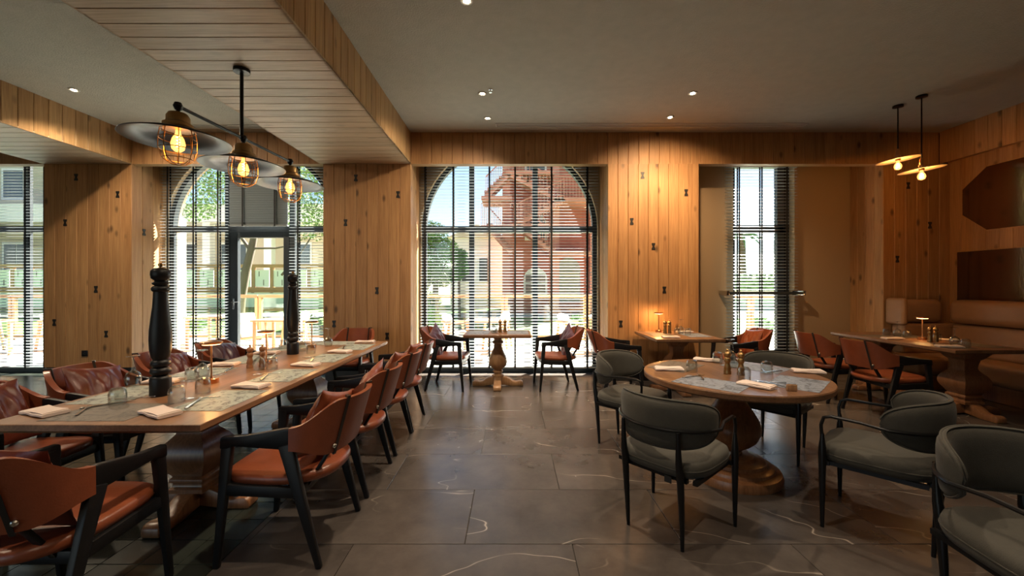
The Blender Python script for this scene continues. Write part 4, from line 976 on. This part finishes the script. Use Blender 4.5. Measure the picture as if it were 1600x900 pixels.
# low plants along the railing
for k, (px, d, h, lab) in enumerate(((668, 12.2, .9, 'yellow-green shrub behind the railing left of the arched window'), (905, 12.5, .6, 'low shrub behind the railing right of the arched window'), (480, 12.6, .6, 'low shrub behind the railing right of the glazed door'), (1190, 12.4, .5, 'low shrub behind the railing outside the recess window'), (300, 12.4, .55, 'low shrub behind the railing left of the glazed door'))):
    x = (px-800)*d/FPX
    tree('garden_shrub', (x, d, -.2), [((x, d, -.2), .03), ((x+.03, d, h*.5), .02), ((x, d, h), .01)], [], [((x, d, h*.55), h*.5), ((x+.2, d, h*.4), h*.4), ((x-.25, d, h*.4), h*.4)], M_LEAF, 900, .05, lab, 20+k)
# palm
DP = 32.0
pb = P(1160, 480, DP); pt_ = empty('palm_tree', pb); tag(pt_, 'palm tree seen through the narrow recess window', 'tree')
top = P(1160, 366, DP)-pb
MB().tube([(0, 0, 0), (.05, 0, top.z*.4), (0, 0, top.z)], [.28, .24, .2], 12).build('trunk', M_BARK, pt_)
rp = random.Random(5)
for i in range(16):
    a = 2*PI*i/16; e = rp.uniform(-.2, .9); L = 1.5; mb = MB(); pts = []
    for k in range(7): t = k/6; pts.append(Vector((math.cos(a)*L*t*math.cos(e), math.sin(a)*L*t*math.cos(e), top.z+L*t*math.sin(e)-1.0*t*t)))
    sd = Vector((-math.sin(a), math.cos(a), 0))
    for k in range(6):
        w = .16*(1-k/7); mb.add([pts[k]-sd*w-Vector((0, 0, .1)), pts[k], pts[k+1], pts[k+1]-sd*w*.8-Vector((0, 0, .1))], [(0, 1, 2, 3)]); mb.add([pts[k]+sd*w-Vector((0, 0, .1)), pts[k], pts[k+1], pts[k+1]+sd*w*.8-Vector((0, 0, .1))], [(3, 2, 1, 0)])
    mb.build('frond', M_LEAFD, pt_, smooth=False)
hw_ = MB()
q0, q1 = P(1130, 452, 26), P(1260, 452, 26)
gw = empty('garden_wall', (q0.x, 26, -.3)); tag(gw, 'pale garden wall beyond the lawn outside the recess window', 'wall')
MB().box(-1, q1.x-q0.x+2, 0, .3, 0, 1.3).build('masonry', M_WALLW, gw, smooth=False); MB().box(-1.05, q1.x-q0.x+2.05, -.05, .35, 1.3, 1.38).build('coping', M_BEIGE, gw, smooth=False)
hg = MB(); rr = random.Random(8); vs, fs = [], []
for _ in range(5000):
    p = Vector((rr.uniform(10, 20), rr.uniform(28, 29), rr.uniform(0, 2.2))); u = Vector((rr.gauss(0, 1), rr.gauss(0, 1), rr.gauss(0, 1))).normalized(); w = u.orthogonal(); s = .12; k = len(vs)
    vs += [p-u*s, p+w*s*.5, p+u*s, p-w*s*.5]; fs.append((k, k+1, k+2, k+3))
hedge = empty('clipped_hedge', (15, 28.5, -.2)); tag(hedge, 'green hedge behind the pale garden wall outside', 'hedge')
o = MB().add([Vector(v)-Vector((15, 28.5, -.2)) for v in vs], fs).build('foliage', M_LEAFD, hedge, smooth=False); o['kind'] = 'stuff'
MB().box(-5, 5, -.35, .35, 0, 2.1).build('core', M_LEAFD, hedge, smooth=False)
# helper for facades: window with arch
def arched(x0, x1, z0, z1, y, t, arch=True):
    r = (x1-x0)/2; c = (x0+x1)/2; zs = z1-r if arch else z1
    return [(x0, z0), (x1, z0)]+([(c+r*math.cos(i*PI/10), zs+r*math.sin(i*PI/10)) for i in range(11)] if arch else [(x1, z1), (x0, z1)])
def facade_window(parent, b, px0, px1, py0, py1, d, arch=True, frame=M_WALLW):
    q0, q1 = P(px0, py1, d), P(px1, py0, d); x0, x1, z0, z1 = q0.x-b.x, q1.x-b.x, q0.z-b.z, q1.z-b.z
    w = MB().prism(arched(x0, x1, z0, z1, 0, 0, arch), -.10, 0).build('window', frame, parent, (0, d-b.y, 0), smooth=False)
    cx = (x0+x1)/2
    for a, c in ((x0+.12, cx-.05), (cx+.05, x1-.12)):
        for e, f in ((z0+.12, z0+(z1-z0)*.42), (z0+(z1-z0)*.47, z0+(z1-z0)*.74)): MB().box(a, c, -.13, -.10, e, f).build('pane', M_DGLASS, w, smooth=False)
# red building with outside stairs
DB = 24.0; bb = Vector((2.0, DB, -.3))
rb_ = empty('red_stair_building', bb); tag(rb_, 'red rendered building with zigzag outside stairs beyond the arched window', 'building')
def rbox(nm, px0, px1, py0, py1, d, depth, mat, parent=rb_):
    q0, q1 = P(px0, py1, d), P(px1, py0, d); return MB().box(q0.x-bb.x, q1.x-bb.x, d-bb.y, d+depth-bb.y, q0.z-bb.z, q1.z-bb.z).build(nm, mat, parent, smooth=False)
rbox('wall', 790, 945, 120, 500, DB, 5, M_BRICK)
rbox('column', 785, 797, 150, 500, DB-1.3, .5, M_PINK); rbox('column', 864, 874, 150, 500, DB-1.3, .4, M_PINK); rbox('column', 922, 932, 150, 500, DB-1.0, .4, M_PINK)
for a in ((818, 855, 418, 462), (820, 854, 334, 376), (820, 854, 252, 280)): facade_window(rb_, bb, *a, DB, arch=a[2] != 252)
q = P(888, 440, DB)
MB().prism(arched(-.7, .7, -1.2, 1.4, 0, 0), -.04, .0).build('archway', M_ROOF, rb_, (q.x-bb.x, -.01, q.z-bb.z), smooth=False)
for i in range(9): MB().box(-.62, .62, -.10, -.05, -.9+.17*i, -.8+.17*i).build('louvre', M_BEIGE, rb_, (q.x-bb.x, -.01, q.z-bb.z), smooth=False)
for a in ((752, 800, 352, 358), (752, 800, 306, 312), (862, 925, 308, 315), (800, 870, 349, 355), (790, 866, 266, 272), (860, 930, 392, 398)): rbox('landing', *a, DB-2.2, 2.2, M_PINK)
def flight(pxa, pya, pxb, pyb, d):
    a, b = P(pxa, pya, d)-bb, P(pxb, pyb, d)-bb; 
    f = MB().bar(a, b, 1.0, .28, side=(0, 1, 0)).build('stair_flight', M_PINK, rb_, smooth=False)
    n = 9
    for i in range(n):
        p = a+(b-a)*((i+.5)/n); MB().box(p.x-.16, p.x+.16, p.y-.5, p.y+.5, p.z+.12, p.z+.24).build('step', M_BRICK, f, smooth=False)
    rl = MB(); rl.bar(a+Vector((0, -.5, 1.05)), b+Vector((0, -.5, 1.05)), .05, .06, side=(0, 1, 0))
    for i in range(15): p = a+(b-a)*(i/14)+Vector((0, -.5, 0)); rl.bar(p, p+Vector((0, 0, 1.05)), .03, .03)
    rl.build('handrail', M_PINK, rb_, smooth=False)
flight(790, 272, 864, 311, DB-1.6); flight(808, 352, 880, 313, DB-1.7); flight(760, 310, 800, 270, DB-1.6); flight(800, 396, 764, 356, DB-1.6); flight(812, 356, 866, 396, DB-1.6)
for (x0, x1, y0) in ((752, 785, 318), (866, 925, 276), (798, 866, 318)):
    a, b = P(x0, y0, DB-2.2)-bb, P(x1, y0, DB-2.2)-bb; rl = MB().bar(a, b, .06, .06, side=(0, 1, 0)); n = 12
    for i in range(n+1): p = a+(b-a)*(i/n); rl.bar(p-Vector((0, 0, 1.2)), p, .035, .035)
    rl.build('landing_railing', M_PINK, rb_, smooth=False)
# white house between the trees
DW = 30.0; wbv = Vector((-2.6, DW, -.3)); wh = empty('white_house', wbv); tag(wh, 'white house with dark windows left of the red building outside', 'building')
q0, q1 = P(704, 480, DW), P(786, 372, DW)
MB().box(q0.x-wbv.x, q1.x-wbv.x, 0, 6, 0, q1.z-wbv.z).build('wall', M_WALLW, wh, smooth=False)
MB().prism([(q0.x-wbv.x-.3, q1.z-wbv.z), (q1.x-wbv.x+.3, q1.z-wbv.z), ((q0.x+q1.x)/2-wbv.x, q1.z-wbv.z+1.0)], -.3, 6).build('roof', M_BEIGE, wh, smooth=False)
for a in ((749, 762, 404, 440), (722, 734, 404, 440)): facade_window(wh, wbv, *a, DW, arch=False, frame=M_DGLASS)
# long pale building with colonnade behind the garden
DV = 30.0; vb = Vector((-19.0, DV, -.3)); vh = empty('colonnade_building', vb); tag(vh, 'long pale building with white columns across the garden', 'building')
def vbox(nm, px0, px1, py0, py1, d, depth, mat, parent=vh):
    q0, q1 = P(px0, py1, d), P(px1, py0, d); return MB().box(q0.x-vb.x, q1.x-vb.x, d-vb.y, d+depth-vb.y, q0.z-vb.z, q1.z-vb.z).build(nm, mat, parent, smooth=False)
vbox('wall', -260, 545, 352, 480, DV, 5, M_BEIGE); vbox('roof', -270, 555, 318, 346, DV-2.0, 8, M_WALLW); vbox('wall', -260, 200, 150, 346, DV+1, 5, M_BEIGE)
for x in (-120, -20, 75, 170, 243, 322, 418, 512): vbox('column', x-6, x+6, 338, 470, DV-1.6, .5, M_WALLW)
for x in (-70, 25, 130, 285, 365, 465):
    w = vbox('window', x-22, x+22, 378, 440, DV-.05, .1, M_WALLW); vbox('pane', x-19, x-1, 382, 436, DV-.08, .04, M_DGLASS, w); vbox('pane', x+1, x+19, 382, 436, DV-.08, .04, M_DGLASS, w)
for x in (-60, 20, 110):
    w = vbox('window', x-18, x+18, 262, 312, DV+.95, .1, M_WALLW); vbox('pane', x-15, x+15, 266, 308, DV+.92, .04, M_DGLASS, w)
# raised terrace fence of white panels between timber posts
DF = 21.0; fb = Vector((-14.0, DF, -.2)); fe = empty('garden_fence', fb); tag(fe, 'timber fence of pale slotted panels across the lawn', 'fence')
def fbox(nm, px0, px1, py0, py1, d, depth, mat, parent=fe):
    q0, q1 = P(px0, py1, d), P(px1, py0, d); return MB().box(q0.x-fb.x, q1.x-fb.x, d-fb.y, d+depth-fb.y, q0.z-fb.z, q1.z-fb.z).build(nm, mat, parent, smooth=False)
x = -40
while x < 520:
    fbox('post', x-2.5, x+2.5, 418, 458, DF-.05, .12, M_TEAK)
    pn = fbox('panel', x+3, x+26, 422, 448, DF, .05, M_WALLW)
    for k, (a, b) in enumerate(((424, 432), (437, 446))): fbox('slot', x+9+7*k, x+10.4+7*k, a, b, DF-.012, .03, M_ROOF, pn)
    x += 29
fbox('top_rail', -45, 525, 413, 418, DF-.1, .25, M_RAIL); fbox('base_board', -45, 525, 449, 457, DF-.08, .2, M_RAIL); fbox('plinth', -45, 525, 457, 480, DF-.05, .5, M_WALLW)
# white pillar close outside the second window
wp = empty('white_pillar', (P(270, 500, 9.2).x, 9.2, -.05)); tag(wp, 'white rendered pillar outside left of the glazed door', 'pillar')
MB().box(-.17, .17, -.17, .17, 0, 3.0).build('shaft', M_WALLW, wp, bevel=.01); MB().box(-.2, .2, -.2, .2, 0, .12).build('foot', M_WALLW, wp, bevel=.01)
